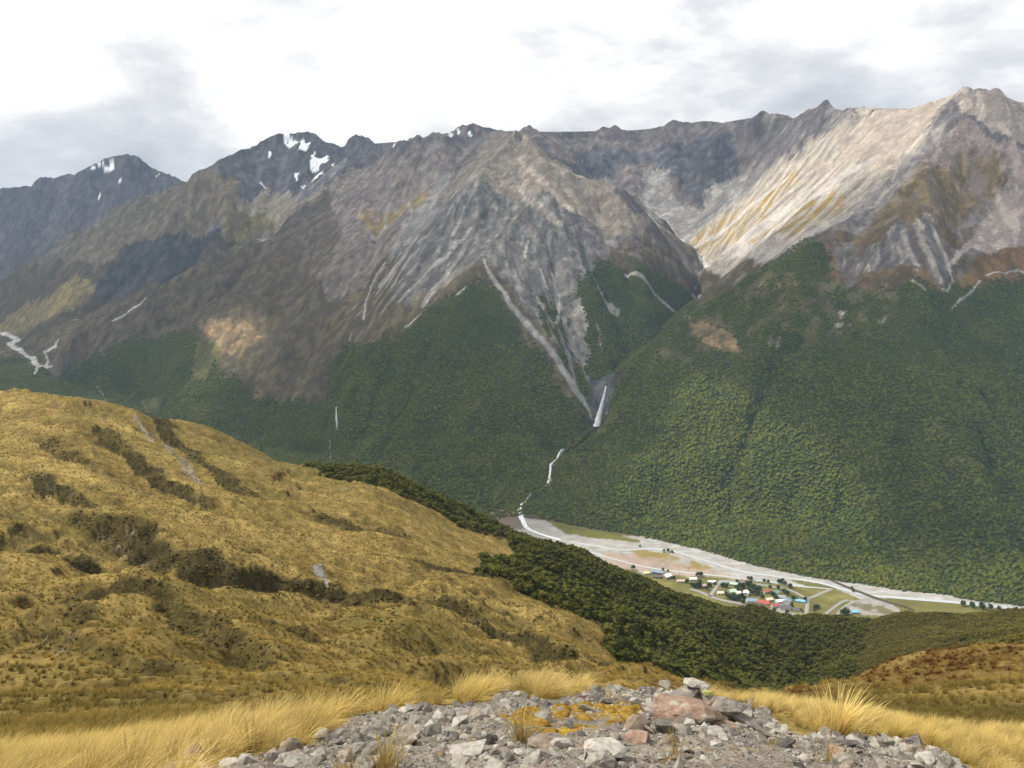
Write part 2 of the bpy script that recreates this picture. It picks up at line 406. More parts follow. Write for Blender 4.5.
def seg_dist(X, Y, P, closed=False):
    """distance, position along and side of a polyline P (n,2)"""
    best = np.full(X.shape, 1e18); par = np.zeros(X.shape); side = np.zeros(X.shape)
    for i in range(len(P) - 1):
        ax, ay = P[i]; bx, by = P[i + 1]
        ex, ey = bx - ax, by - ay; l2 = ex * ex + ey * ey + 1e-12
        t = np.clip(((X - ax) * ex + (Y - ay) * ey) / l2, 0, 1)
        qx = X - ax - t * ex; qy = Y - ay - t * ey
        d = qx * qx + qy * qy
        m = d < best
        best[m] = d[m]; par[m] = (i + t)[m]; side[m] = np.sign(ex * qy - ey * qx)[m]
    return np.sqrt(best), par, side

Z = ZB.copy()
BANK = np.zeros_like(Z)
near_rows = np.where(YR < 800)[0]
nr0 = near_rows[-1] + 1
Xn, Yn = GX[:nr0], GY[:nr0]
scarp_hits = []
for pts, k in SCARPS:
    H2 = np.array([hit(p[0], p[1]) for p in pts]); hh = np.array([p[2] for p in pts]) * k
    lo = H2.min(0) - 70; hi = H2.max(0) + 70
    rs = slice(max(np.searchsorted(YR, max(lo[1], 2)) - 1, 0), min(np.searchsorted(YR, hi[1]) + 1, nr0))
    X_, Y_ = GX[rs], GY[rs]
    jx = fbm(X_ / 17, Y_ / 17, 4, 5) * 6; jy = fbm(X_ / 17, Y_ / 17, 4, 9) * 6
    sc = min(1.0, H2[:, 1].mean() / 150.0)
    d, par, side = seg_dist(X_ + jx * sc, Y_ + jy * sc, H2)
    side = np.where(d < 0.004 * Y_, 1, side)
    h = np.interp(par, np.arange(len(hh)), hh)
    h = h * np.where(H2[:, 1].mean() > 330, 0.6, 1.0) * (0.75 + 0.7 * fbm(X_ / 24, Y_ / 24, 3, 77)) * sstep(0, 1.0, par) * sstep(0, 1.0, len(hh) - 1 - par)
    steep = np.maximum(h * 1.05 + 0.3, 0.022 * Y_); gentle = h * 5.5 + 3
    # the far side of the foot line (uphill of the viewer) is the bank
    far = side > 0
    prof = np.where(far, 1 - sstep(0, 1, d / steep), (1 - sstep(0, 1, d / gentle)))
    tb = d / steep
    Z[rs] -= 1.0 * h * prof - 0.16 * h * far * np.exp(-((tb - 1.35) / 0.55) ** 2)
    BANK[rs] = np.maximum(BANK[rs], np.where(far, 1 - sstep(0.62, 1.08, tb), 0.7 * (1 - sstep(0.2, 0.7, d / np.maximum(h, 0.1)))) * np.clip(h / 2.2, 0, 1))
    scarp_hits.append(H2)

# bush gullies: (line, depth, half width)
for pts, dep, wid in (([(785,696),(812,684),(838,664),(823,652),(807,637),(798,625)], 30, 48), ([(655,606),(668,630),(676,660),(684,688)], 7, 22), ([(722,620),(735,645),(748,670),(756,690)], 7, 22),
                      ([(880,622),(862,640),(845,656)], 7, 25), ([(600,575),(612,600),(640,630)], 4, 16), ([(960,622),(920,640),(880,655)], 5, 22)):
    H2 = np.array([hit(*p) for p in pts])
    rs = slice(np.searchsorted(YR, 60), nr0)
    d, par, _ = seg_dist(GX[rs] + fbm(GX[rs] / 40, GY[rs] / 40, 3, 5) * 12, GY[rs], H2)
    Z[rs] -= dep * np.exp(-(d / wid) ** 1.4) * sstep(60, 160, GY[rs])
# furrows and soil steps that run across the tussock slope
fa = Xn * 0.89 - Yn * 0.46; fb_ = Xn * 0.46 + Yn * 0.89
fw = fbm(Xn / 30, Yn / 30, 3, 301) * 7
fr = fbm((fa + fw) / 52, (fb_ + fw) / 19, 4, 305, 0.5, True)
fm = sstep(0.42, 0.72, fr) * sstep(-0.15, 0.25, fbm(Xn / 70, Yn / 70, 3, 309))
FUR = np.zeros_like(Z); FUR[:nr0] = fm * sstep(30, 90, Yn) * (1 - sstep(560, 700, Yn))
Z[:nr0] -= FUR[:nr0] * 2.4
# relief of the near slopes
gyN = np.gradient(ZB[:nr0], axis=0) / np.maximum(np.gradient(GY[:nr0], axis=0), 1e-6)
gxN = np.gradient(ZB[:nr0], axis=1) / np.gradient(GX[:nr0], axis=1)
wm = sstep(25, 130, Yn) * (1 - sstep(640, 800, Yn))
Z[:nr0] += wm * 2.6 * erode(Xn, Yn, gxN, gyN, 62.0, 1.5, 4, 11, 0.55)
wf = sstep(12, 60, Yn)
Z[:nr0] += BANK[:nr0] * wf * (fbm(Xn / 3.5, Yn / 3.5, 4, 6, 0.6, True) * 1.5 + fbm(Xn / 11, Yn / 11, 3, 7) * 1.2) * np.clip(Yn / 180, 0.25, 1.3)
Z[:nr0] += wf * (fbm(Xn / 9, Yn / 9, 4, 2) * 0.8 + fbm(Xn / 2.2, Yn / 2.2, 3, 8) * 0.25)
wc = 1 - sstep(9, 30, Yn)
Z[:nr0] += wc * (fbm(Xn / 1.1, Yn / 1.1, 4, 21) * 0.07 + fbm(Xn / 0.16, Yn / 0.16, 3, 29) * 0.018)

# relief of the mountains
fr0 = np.searchsorted(YR, 800)
Xf, Yf = GX[fr0:], GY[fr0:]
CUT = np.zeros_like(Z)
for pts, dep, wid in (([(785,335),(775,365),(755,400),(742,440),(730,480),(722,515),(708,548)], 26, 26), ([(812,330),(790,350),(776,368)], 16, 20), ([(944,295),(950,335),(962,385),(985,430),(1005,490),(1024,540)], 36, 34),
                      ([(975,370),(990,400),(1010,440)], 18, 20), ([(1000,300),(970,315),(955,325)], 16, 22), ([(436,325),(420,360),(405,400),(385,440),(372,470)], 20, 26), ([(395,345),(378,385),(362,430)], 20, 22),
                      ([(482,300),(486,350),(492,400),(500,450),(506,490)], 14, 30), ([(525,345),(540,390),(548,430),(556,455)], 14, 22), ([(380,330),(362,365),(350,410)], 14, 20),
                      ([(430,400),(425,440),(418,480)], 14, 22), ([(840,400),(850,450),(845,500)], 12, 26), ([(905,390),(900,440),(905,500),(915,560)], 14, 26), ([(690,420),(665,470),(650,510)], 12, 24), ([(800,470),(795,520),(790,560)], 12, 22),
                      ([(699,300),(681,317),(660,330),(639,346),(615,370)], 14, 22), ([(592,432),(575,447),(560,455),(551,466),(547,482),(530,496)], 9, 20), ([(90,355),(110,375),(135,400),(150,408)], 26, 24), ([(40,368),(80,378),(105,400),(125,410)], 20, 22), ([(610,250),(640,290),(660,318)], 22, 22), ([(570,215),(590,255),(612,290),(640,340)], 26, 26),
                      ([(470,195),(440,235),(400,285),(370,330)], 26, 30), ([(545,205),(550,250),(560,300),(580,360)], 22, 26), ([(260,250),(215,290),(150,325)], 30, 36), ([(380,180),(375,230),(360,290)], 30, 36), ([(300,330),(285,380),(270,430)], 22, 30),
                      ([(160,240),(130,270),(85,310)], 32, 40), ([(225,215),(190,255),(150,290)], 30, 36), ([(905,130),(880,180),(860,215)], 22, 30), ([(980,130),(960,180),(955,230)], 30, 36)):
    H2 = np.array([hit(p[0], p[1], 1200) for p in pts])
    lo = H2.min(0) - 150; hi = H2.max(0) + 150
    rs = slice(np.searchsorted(YR, lo[1]), np.searchsorted(YR, hi[1]))
    X_, Y_ = GX[rs], GY[rs]
    d, par, _ = seg_dist(X_ + fbm(X_ / 90, Y_ / 90, 4, 5) * 34, Y_ + fbm(X_ / 90, Y_ / 90, 4, 8) * 34, H2)
    CUT[rs] = np.maximum(CUT[rs], 1.5 * dep * np.exp(-(d / (wid * 1.1)) ** 1.3) * sstep(0, 0.6, par))
gx = sample(GXb, Xf, Yf); gy = sample(GYb, Xf, Yf)
slope = np.sqrt(gx * gx + gy * gy)
flat = 1 - sstep(0.10, 0.30, slope)
zf = ZB[fr0:]
high = sstep(-350, 150, zf)
wmt = sstep(900, 1400, Yf) * (1 - flat) * sstep(ZV + 5, ZV + 90, zf + 0 * Xf)
er = erode(Xf, Yf, gx, gy, 330.0, 29.0, 5, 3, 0.42, 2.0)
crag = fbm(Xf / 150, Yf / 150, 6, 41, 0.56, True)
EROS = np.zeros_like(Z); CRAG = np.zeros_like(Z)
EROS[fr0:] = er; CRAG[fr0:] = crag
NYN, NXN = np.gradient(Z, axis=0) / np.gradient(GY, axis=0), np.gradient(Z, axis=1) / np.gradient(GX, axis=1)
SLOPE = np.sqrt(NYN ** 2 + (NXN) ** 2)
RM2 = np.maximum.accumulate((Z - EYE) / GY, axis=0)
VIS = ((Z - EYE) / GY) >= RM2 - 0.004

def ground_z(x, y):
    """height of the finished ground"""
    c = (x / y + 0.88) / 1.76 * (NU - 1); k = np.interp(y, YR, np.arange(NR))
    c = np.clip(c, 0, NU - 1.001); k = np.clip(k, 0, NR - 1.001)
    ic = np.asarray(c).astype(int); ik = np.asarray(k).astype(int); fc = c - ic; fk = k - ik
    return (Z[ik, ic] * (1 - fc) + Z[ik, ic + 1] * fc) * (1 - fk) + (Z[ik + 1, ic] * (1 - fc) + Z[ik + 1, ic + 1] * fc) * fk

# ------------------------------------------------------------------ ground cover survey
def inpoly(PX, PY, poly):
    inside = np.zeros(PX.shape, bool)
    n = len(poly)
    for i in range(n):
        x1, y1 = poly[i]; x2, y2 = poly[(i + 1) % n]
        if y1 == y2: continue
        c = ((y1 > PY) != (y2 > PY)) & (PX < (x2 - x1) * (PY - y1) / (y2 - y1) + x1)
        inside ^= c
    return inside
IDX0 = np.arange(NR * NU).reshape(NR, NU)
J1 = fbm(GX / 120, GY / 120, 4, 51, 0.6); J2 = fbm(GX / 120 + 40, GY / 120, 4, 57, 0.6)
J3 = fbm(GX / 16, GY / 16, 3, 61, 0.6)
J4 = (_h(IDX0 // NU, IDX0 % NU, 5) / 4294967296.0 - 0.5) * 2 * np.clip(GY / 1500, 0.3, 1)
def area(poly, dmin=0, dmax=9e9, j=9.0, fine=4.0):
    m = np.zeros(Z.shape)
    k0, k1 = np.searchsorted(YR, dmin), np.searchsorted(YR, dmax)
    s = slice(k0, k1)
    m[s] = inpoly(PXB[s] + J1[s] * j + (J3[s] + J4[s] * 0.45) * fine, PYB[s] + J2[s] * j - (J3[s] - J4[s] * 0.45) * fine, poly)
    return m
def stroke(pts, w, dmin=0, dmax=9e9, j=3.0):
    """w: half width in picture units, one value or one per point"""
    m = np.zeros(Z.shape)
    k0, k1 = np.searchsorted(YR, dmin), np.searchsorted(YR, dmax)
    s = slice(k0, k1)
    xs = [p[0] for p in pts]; ys = [p[1] for p in pts]
    PXs, PYs = PXB[s], PYB[s]
    b = (PXs > min(xs) - 15) & (PXs < max(xs) + 15) & (PYs > min(ys) - 15) & (PYs < max(ys) + 15)
    x = PXs[b] + J1[s][b] * j + J3[s][b] * j * 0.5; y = PYs[b] + J2[s][b] * j
    d, par, _ = seg_dist(x, y, pts)
    ww = w if isinstance(w, (int, float)) else np.interp(par, np.arange(len(w)), w)
    mm = m[s]; mm[b] = 1 - sstep(0.6, 1.15, d / ww); m[s] = mm
    return m

def lerp(C, m, col, var=None):
    c = np.array(col)
    if var is not None: c = c[None, None, :] * (1 + var[..., None])
    return C * (1 - m[..., None]) + c * m[..., None]

A1 = fbm(GX / 260, GY / 260, 5, 71, 0.6); A2 = fbm(GX / 60, GY / 60, 4, 77, 0.6)
V = A2 * 0.25
zz = Z
farm = sstep(900, 1300, GY)
en = EROS / 29.0
C = np.zeros(Z.shape + (3,))
# --- mountains
C[:] = (0.098, 0.078, 0.047)
C = lerp(C, sstep(-0.1, 0.5, A1 + A2 * 0.6), (0.135, 0.108, 0.060), V)
C = lerp(C, sstep(0.0, 0.6, A2 - A1 * 0.5 + en * 0.3) * 0.6, (0.075, 0.066, 0.040))
rocky = sstep(-0.25, 0.35, (zz - 20) / 420 + A1 * 0.7 + A2 * 0.5 + np.clip(CRAG, -1, 1) * 0.25)
C = lerp(C, rocky, (0.190, 0.160, 0.150), V)
craggy = rocky * sstep(0.15, 0.5, CRAG * 0.8 + (SLOPE - 0.8) * 0.6)
C = lerp(C, craggy * 0.85, (0.100, 0.092, 0.096), V)
scr = rocky * sstep(0.15, -0.55, en + A2 * 0.4) * 0.7
C = lerp(C, scr, (0.270, 0.245, 0.225))
# far blue range and the snow peak crags
dist_m = area([(-400,120),(383,100),(383,153),(332,183),(292,209),(262,226),(200,200),(183,181),(100,216),(60,240),(0,281),(-400,400)], 4100, 9e9, 0, 0)
C = lerp(C, dist_m * 0.8, (0.105, 0.100, 0.105), V)
C = lerp(C, area([(268,180),(300,200),(345,175),(385,155),(350,180),(300,212),(270,225),(240,215),(225,200),(250,200)], 3900) , (0.25, 0.215, 0.17), V)
C = lerp(C, area([(228,214),(262,205),(275,222),(235,245),(215,240)], 3800), (0.165, 0.14, 0.07), V)
C = lerp(C, area([(270,188),(300,200),(338,168),(345,160),(352,175),(300,205)], 4200), (0.22, 0.215, 0.21), V)
# central peak
tan = [(497,133),(531,130),(602,176),(650,225),(640,238),(602,230),(570,205),(540,188),(500,185),(470,195),(425,235),(405,242),(440,195),(480,150)]
C = lerp(C, area(tan, 2500, 3800), (0.222, 0.190, 0.158), V)
greyface = [(440,202),(480,186),(540,190),(590,236),(600,268),(585,300),(588,350),(592,395),(584,405),(560,350),(540,325),(500,268),(478,256),(458,262),(432,282),(404,300),(398,285),(405,262),(420,235)]
gf = area(greyface, 2300, 3500, 12)
C = lerp(C, gf, (0.158, 0.146, 0.138), V * 1.5)
streak = erode(Xf, Yf, gx, gy, 52.0, 1.15, 3, 91, 0.45, 2.2, 1.15)
ST2 = np.zeros_like(Z); ST2[fr0:] = streak
C = lerp(C, gf * sstep(0.45, 0.8, ST2 + A2 * 0.8) * 0.8, (0.25, 0.235, 0.22))
C = lerp(C, gf * sstep(0.1, 0.9, -ST2) * 0.9, (0.095, 0.100, 0.080))
wflank = area([(383,155),(440,140),(470,150),(440,200),(400,245),(330,300),(300,250),(300,215),(332,186)], 3000)
C = lerp(C, wflank * 0.6, (0.20, 0.165, 0.145), V)
C = lerp(C, wflank * sstep(0.1, 0.8, ST2) * 0.5, (0.27, 0.24, 0.215))
C = lerp(C, area([(440,172),(456,172),(432,215),(402,247),(388,262),(392,245),(415,210)], 2900), (0.235, 0.22, 0.21))
C = lerp(C, area([(385,205),(430,190),(425,200),(395,215),(370,222),(360,215)], 2900), (0.23, 0.175, 0.085), V)
# rear basin
C = lerp(C, area([(560,128),(700,120),(745,118),(760,150),(735,176),(700,208),(668,212),(640,195),(600,170),(560,155)], 3500), (0.165, 0.145, 0.140), V)
C = lerp(C, area([(575,150),(640,150),(735,130),(738,172),(700,206),(672,175),(650,160),(600,175)], 3500) * sstep(-0.2, 0.3, CRAG), (0.100, 0.098, 0.108), V)
C = lerp(C, area([(648,164),(668,168),(676,200),(700,208),(735,172),(745,180),(700,232),(690,240),(668,226),(648,215),(638,200)], 3200, 9e9, 6), (0.275, 0.262, 0.25))
C = lerp(C, area([(702,186),(722,180),(735,185),(705,205)], 3000), (0.275, 0.262, 0.25))
# right mountain: the long scree slopes
big = [(690,235),(715,214),(770,165),(812,140),(862,110),(905,106),(957,90),(930,124),(880,172),(825,222),(775,246),(735,268),(710,272),(700,256)]
bg_ = area(big, 2200, 3600, 10)
C = lerp(C, bg_, (0.285, 0.25, 0.21), V * 1.3)
C = lerp(C, bg_ * sstep(0.0, 0.8, ST2), (0.36, 0.325, 0.28))
C = lerp(C, bg_ * sstep(0.2, 0.9, -ST2) * 0.7, (0.16, 0.145, 0.125))
C = lerp(C, area([(835,150),(862,114),(905,107),(948,97),(925,125),(895,150),(860,163),(820,168),(805,165)], 2200, 3600, 6), (0.29, 0.245, 0.205), V * 0.5)
gl = area([(690,235),(740,205),(790,172),(800,180),(765,215),(735,240),(700,250)], 2200, 3600, 12) + area([(745,235),(800,205),(850,185),(840,205),(800,228),(750,250)], 2200, 3600, 14)
C = lerp(C, np.clip(gl, 0, 1) * sstep(0.1, -0.3, ST2 * 0.6), (0.27, 0.19, 0.06), V)
C = lerp(C, area([(760,110),(815,106),(850,108),(835,150),(790,175),(740,205),(725,200),(745,160)], 2800, 3900) * sstep(0.3, -0.2, CRAG - 0.1) * 0.8, (0.30, 0.28, 0.25))
C = lerp(C, area([(957,90),(1030,97),(1060,130),(1010,150),(985,128),(962,118),(955,104)], 2200, 3600, 4), (0.285, 0.245, 0.215), V)
C = lerp(C, area([(965,122),(1000,150),(1060,150),(1060,255),(985,250),(968,235),(992,200),(960,190),(930,180),(900,180),(930,140)], 2000, 3000, 10), (0.225, 0.185, 0.165), V)
C = lerp(C, area([(1000,190),(1060,180),(1060,250),(985,250),(966,240),(985,215)], 2000, 3000, 7), (0.285, 0.24, 0.215), V * 0.4)
C = lerp(C, area([(960,150),(990,158),(1010,190),(965,200),(925,215),(880,232),(850,228),(880,195),(915,165)], 2000, 3000, 18, 9) * sstep(-0.45, 0.05, A2 - en * 0.3), (0.150, 0.112, 0.055), V)
C = lerp(C, area([(850,215),(890,222),(930,215),(975,212),(965,250),(940,290),(900,285),(860,285),(830,280),(820,245)], 1900, 3000, 14, 8) * sstep(-0.5, 0.0, A2 + en * 0.3), (0.125, 0.085, 0.045), V)
cr = area([(900,222),(968,210),(960,245),(944,292),(925,280),(905,265),(880,262),(840,262),(835,245),(870,240)], 1900, 3000, 8)
C = lerp(C, cr * sstep(0.0, 0.4, CRAG + ST2 * 0.3), (0.135, 0.12, 0.115), V)
C = lerp(C, cr * sstep(0.5, 1.0, CRAG + ST2 * 0.5) , (0.30, 0.275, 0.24))
C = lerp(C, area([(984,252),(1000,246),(1060,245),(1060,280),(1000,282),(955,286),(965,270)], 1900, 3000, 5), (0.135, 0.083, 0.035), V)

SMOOTH = area([(1000,190),(1060,180),(1060,250),(985,250),(966,240),(985,215)], 2000, 3000, 7)
SMOOTH = SMOOTH + area([(648,164),(668,168),(676,200),(700,208),(735,172),(745,180),(700,232),(690,240),(668,226),(648,215),(638,200)], 3200, 9e9, 6)
SMOOTH = SMOOTH + 0.5 * area([(383,165),(440,150),(430,230),(330,300),(200,390),(140,400),(120,330),(250,240),(300,215)], 3000)
C = lerp(C, area([(183,183),(215,165),(240,185),(235,215),(200,225),(150,240),(90,262),(50,262),(100,216),(152,196)], 3900) , (0.155, 0.128, 0.090), V)
C = lerp(C, area([(120,245),(180,232),(215,225),(225,240),(190,262),(150,285),(110,300),(95,285)], 3800) * sstep(-0.3, 0.2, CRAG), (0.070, 0.066, 0.058), V)
C = lerp(C, area([(40,300),(85,272),(98,285),(62,312),(20,332),(-10,338),(5,315)], 3600, 9e9, 7), (0.19, 0.152, 0.07), V)
C = lerp(C, area([(330,190),(292,212),(266,232),(199,269),(149,295),(76,337),(60,352),(100,350),(200,330),(300,300),(340,240)], 2900, 4100, 6) * 0.7, (0.092, 0.072, 0.046), V)
lowr = area([(445,262),(400,300),(365,335),(345,362),(352,300),(388,262),(420,236)], 2300, 3600, 8)
C = lerp(C, lowr * sstep(0.45, 0.9, ST2 + A2), (0.27, 0.25, 0.225))
# --- forest
FOR = np.zeros_like(Z)
FPOLY = [
 ([(330,480),(322,430),(334,405),(328,366),(345,345),(365,348),(385,334),(420,312),(455,292),(484,280),(500,296),(530,342),(562,386),(592,426),(600,445),(565,480),(535,512),(492,517),(430,520)], 1700, 3000, 10),
 ([(586,264),(600,256),(625,262),(650,268),(684,288),(699,303),(684,318),(640,346),(613,372),(604,386),(592,370),(586,335),(570,300)], 2200, 3100, 8),
 ([(-200,345),(20,362),(55,380),(72,362),(110,347),(150,336),(190,328),(200,348),(222,374),(268,396),(318,402),(336,400),(345,490),(-200,490)], 2000, 4600, 10),
 ([(690,316),(700,288),(722,284),(760,262),(800,245),(818,237),(828,250),(828,276),(860,286),(915,284),(940,292),(962,282),(1000,279),(1100,276),(1200,300),(1300,700),(900,612),(760,582),(690,556),(600,537),(526,512),(515,505),(530,490),(550,450),(590,432),(600,415),(640,350),(680,316)], 1400, 2600, 8),
]
for p, a, b, j in FPOLY: FOR = np.maximum(FOR, area(p, a, b, j, 9))
FOR = np.maximum(FOR, area([(566,330),(585,320),(600,384),(606,388),(600,425),(590,424),(575,380)], 2200, 3000, 8) * sstep(0.1, -0.3, ST2))
FOR = np.maximum(FOR, area([(535,290),(560,300),(575,330),(590,400),(584,408),(560,362),(545,330)], 2200, 3000, 8) * sstep(0.25, -0.05, ST2 * 0.7 + A2))
sub = area([(690,300),(760,275),(830,270),(900,290),(900,330),(830,345),(760,355),(700,370),(640,365),(655,345)], 1700, 2600, 14)
FOR = FOR * (1 - sub * sstep(-0.1, 0.5, A2 + 0.4 * A1))
holes = [[(688,316),(705,318),(732,330),(744,348),(735,352),(705,338),(690,332)], [(768,336),(782,336),(780,343),(769,344)], [(835,316),(845,312),(852,318),(836,322)], [(878,312),(888,309),(884,318)],
         [(570,300),(580,296),(588,318),(582,340),(588,356),(576,358),(566,338)], [(572,330),(590,338),(588,352),(574,350)], [(596,318),(601,330),(602,352),(598,345)],
         [(598,372),(612,372),(612,392),(603,426),(590,428),(588,405)], [(205,322),(240,318),(260,330),(245,350),(215,352),(205,380),(190,368)], [(140,400),(165,392),(160,412),(145,415)], [(838,305),(850,302),(842,312)]]
HOL = np.zeros_like(Z)
for h in holes: HOL = np.maximum(HOL, area(h, 1500, 4000, 3, 3))
FOR = FOR * (1 - HOL)
C = lerp(C, FOR, (0.040, 0.052, 0.020), V)
C = lerp(C, sub * (1 - FOR), (0.085, 0.078, 0.036), V)
for h in (holes[0], [(200,322),(240,316),(262,332),(245,350),(215,352)], [(760,285),(800,280),(790,300),(760,300)]):
    C = lerp(C, area(h, 1500, 4000, 6, 5) * sstep(-0.4, 0.1, A2), (0.22, 0.155, 0.085), V)
rockh = np.zeros_like(Z)
for h in holes[1:8] + [holes[10]]: rockh = np.maximum(rockh, area(h, 1500, 4000, 3, 3))
C = lerp(C, rockh * sstep(-0.5, 0.2, A2 + ST2 * 0.4), (0.27, 0.25, 0.225), V)
C = lerp(C, area([(185,340),(215,340),(222,372),(180,400),(150,425),(130,420),(165,375)], 2400, 3700, 8) * 0.6, (0.085, 0.095, 0.022), V)
C = lerp(C, area([(590,372),(612,372),(614,392),(600,428),(586,428)], 2300, 2500, 1, 1), (0.10, 0.10, 0.10))

# --- scree streaks, stream beds and slips
GREY = (0.30, 0.285, 0.265)
STROKES = [
 ([(484,262),(493,278),(505,292)], [1.5, 2.2, 2.6], (0.28, 0.27, 0.255)), ([(505,292),(520,313),(545,342),(562,368),(578,392),(588,408)], [2.6, 2.8, 3, 3.4, 3, 1.8], (0.27, 0.262, 0.255)),
 ([(588,408),(592,418)], 1.5, GREY),
 ([(418,238),(400,262),(380,285)], 2, GREY), ([(462,242),(448,262),(432,282),(422,296)], [1, 2, 3, 2.5], GREY), ([(470,225),(440,255),(410,282)], 1.6, GREY),
 ([(445,248),(425,268),(412,280)], 1.4, GREY), ([(466,290),(456,298)], 1.2, GREY), ([(420,308),(405,320)], 1.2, GREY),
 ([(552,265),(556,280),(559,300),(556,320)], [1.5, 3, 2, 1.5], GREY), ([(540,268),(548,285)], 1.5, GREY), ([(528,240),(524,256)], 1.5, GREY),
 ([(577,253),(585,265)], [1.2, 2], GREY), ([(595,266),(604,282),(617,297)], [1, 1.8, 2.5], GREY), ([(625,265),(640,276),(655,292),(676,312)], [1, 2, 1.6, 1.6], GREY),
 ([(520,150),(548,190),(572,212)], [2, 4, 3], (0.33, 0.28, 0.235)), ([(510,160),(530,200),(560,225)], [1, 3, 3], (0.30, 0.265, 0.235)),
 ([(656,208),(668,222),(680,236),(690,246),(702,257)], [1, 1.4, 1.6, 1.6, 1.8], (0.50, 0.48, 0.45)), ([(702,257),(709,266),(701,274),(696,282)], [2.2, 2.4, 2, 1.2], (0.55, 0.53, 0.5)), ([(693,294),(699,298)], 1.6, GREY),
 ([(385,262),(372,284),(366,300),(364,318)], [1, 1.2, 1, 1.2], (0.34, 0.33, 0.31)), ([(408,196),(412,225)], 0.9, GREY), ([(384,205),(386,225)], 0.9, GREY),
 ([(968,238),(958,252),(948,266)], [6, 3.5, 1.8], (0.28, 0.245, 0.215)), ([(948,266),(953,280),(947,292)], 1.1, GREY), ([(980,278),(968,290),(955,302),(950,306)], [1, 1.6, 1.2, 0.8], GREY), ([(986,272),(1012,270),(1030,275)], 0.9, GREY),
 ([(910,255),(918,268)], 2, GREY), ([(900,262),(908,258)], 1.5, GREY), ([(912,284),(925,294)], 1, GREY),
 ([(0,333),(12,335),(18,338),(8,344),(20,350),(32,358),(38,366),(50,364)], [1.8, 2, 2, 2.2, 2.4, 3, 3.6, 3], (0.50, 0.49, 0.47)), ([(38,366),(34,374)], 1.6, (0.5, 0.49, 0.47)),
 ([(44,352),(48,358),(44,364)], 1, (0.45, 0.44, 0.42)), ([(46,352),(56,346),(58,340)], 0.8, (0.45, 0.44, 0.42)),
 ([(112,320),(122,314),(140,302),(146,296)], 0.9, (0.40, 0.39, 0.37)),
 ([(860,140),(800,190),(730,250)], [1, 2.5, 3], (0.36, 0.33, 0.30)), ([(900,165),(850,205),(790,240),(715,272)], [2, 5, 5, 3], (0.31, 0.28, 0.255)), ([(880,150),(820,195),(760,235),(720,262)], [1, 3, 4, 2], (0.36, 0.335, 0.305)),
 ([(790,175),(750,205),(715,232),(695,245)], [1, 2.5, 2, 2], (0.37, 0.345, 0.31)), ([(765,170),(735,195),(705,220)], [2, 2.5, 2], (0.27, 0.26, 0.25)),
 ([(336,404),(337,432)], 0.8, GREY), ([(564,449),(556,457),(551,464),(550,472),(548,484)], 1.6, GREY), ([(531,492),(526,500),(521,505)], 1.2, GREY),
 ([(330,440),(331,460)], 0.8, GREY), ([(96,385),(106,400)], 0.9, GREY), ([(110,300),(70,318)], 0.7, (0.26,0.22,0.15)),
]
SLIP = np.zeros_like(Z)
for p, w, c in STROKES:
    m = stroke(p, w, 1900, 5200, 2.0)
    SLIP = np.maximum(SLIP, m)
    C = lerp(C, m, c, A2 * 0.15)
FOR = FOR * (1 - sstep(0.2, 0.6, SLIP))
# --- snow
SNOW = [[(97,167),(106,163),(112,160),(118,160),(112,166),(106,169)], [(91,173),(98,176),(95,172)], [(283,136),(293,134),(298,139),(289,140)], [(300,139),(303,137),(306,144),(310,150),(303,151),(298,148)],
 [(305,142),(311,146),(307,150)], [(310,164),(318,158),(328,154),(329,158),(322,160),(316,167),(310,170)], [(311,160),(316,156),(314,163)], [(330,158),(336,155),(332,162)], [(293,174),(299,174),(297,181)],
 [(308,180),(316,174),(324,168),(322,173),(312,181)], [(268,150),(272,152),(269,156)], [(257,179),(267,184),(263,184)], [(449,131),(454,134),(451,137)], [(457,129),(461,132),(458,134)], [(467,129),(473,133),(470,135)], [(392,145),(396,143),(394,147)],
 [(118,178),(121,177),(120,181)], [(96,192),(100,188),(98,194)], [(155,171),(159,172),(156,174)], [(302,184),(306,181),(303,186)]]
SN = np.zeros_like(Z)
for s_ in SNOW: SN = np.maximum(SN, area(s_, 3700, 9e9, 1.2, 1.0))
C = lerp(C, SN, (0.80, 0.82, 0.85))

# --- valley floor
vf = (1 - sstep(0.03, 0.12, slope)) if False else None
VALL = np.zeros_like(Z)
k0, k1 = np.searchsorted(YR, 1150), np.searchsorted(YR, 2100)
VALL[k0:k1] = (ZB[k0:k1] < ZV + 2.0)
FOR = FOR * (1 - VALL)
C = lerp(C, VALL, (0.135, 0.125, 0.042), V)
C = lerp(C, VALL * sstep(0.0, 0.4, A1 + A2 * 0.5), (0.19, 0.17, 0.06), V)
bed = [(480,508),(500,510),(521,502),(534,512),(565,534),(600,536),(640,536),(700,548),(760,560),(810,568),(860,578),(930,588),(1024,598),(1150,612),(1150,632),(1024,611.5),(960,603),(900,598),(862,600),(838,589),(800,587),(770,584),(735,579),(700,576),(660,572),(640,572),(618,565),(590,556),(560,548),(520,540)]
BED = area(bed, 1300, 2060, 2, 1) * VALL
bra = fbm(GX / 55 + GY / 90, GY / 14, 4, 33, 0.6)
C = lerp(C, BED, (0.31, 0.30, 0.285), A2 * 0.2)
C = lerp(C, BED * sstep(0.05, 0.35, bra), (0.30, 0.27, 0.235))
C = lerp(C, BED * sstep(0.1, 0.3, -bra) * 0.8, (0.39, 0.38, 0.365))
C = lerp(C, area([(600,552),(650,556),(700,566),(720,572),(740,578),(700,577),(655,572),(610,566)], 1300, 2060, 3, 2), (0.31, 0.245, 0.20), A2 * 0.25)
C = lerp(C, area([(628,550),(660,552),(700,563),(715,568),(700,570),(672,566),(640,558)], 1300, 2060, 2, 2) * sstep(-0.4, 0.2, A2), (0.22, 0.165, 0.06))
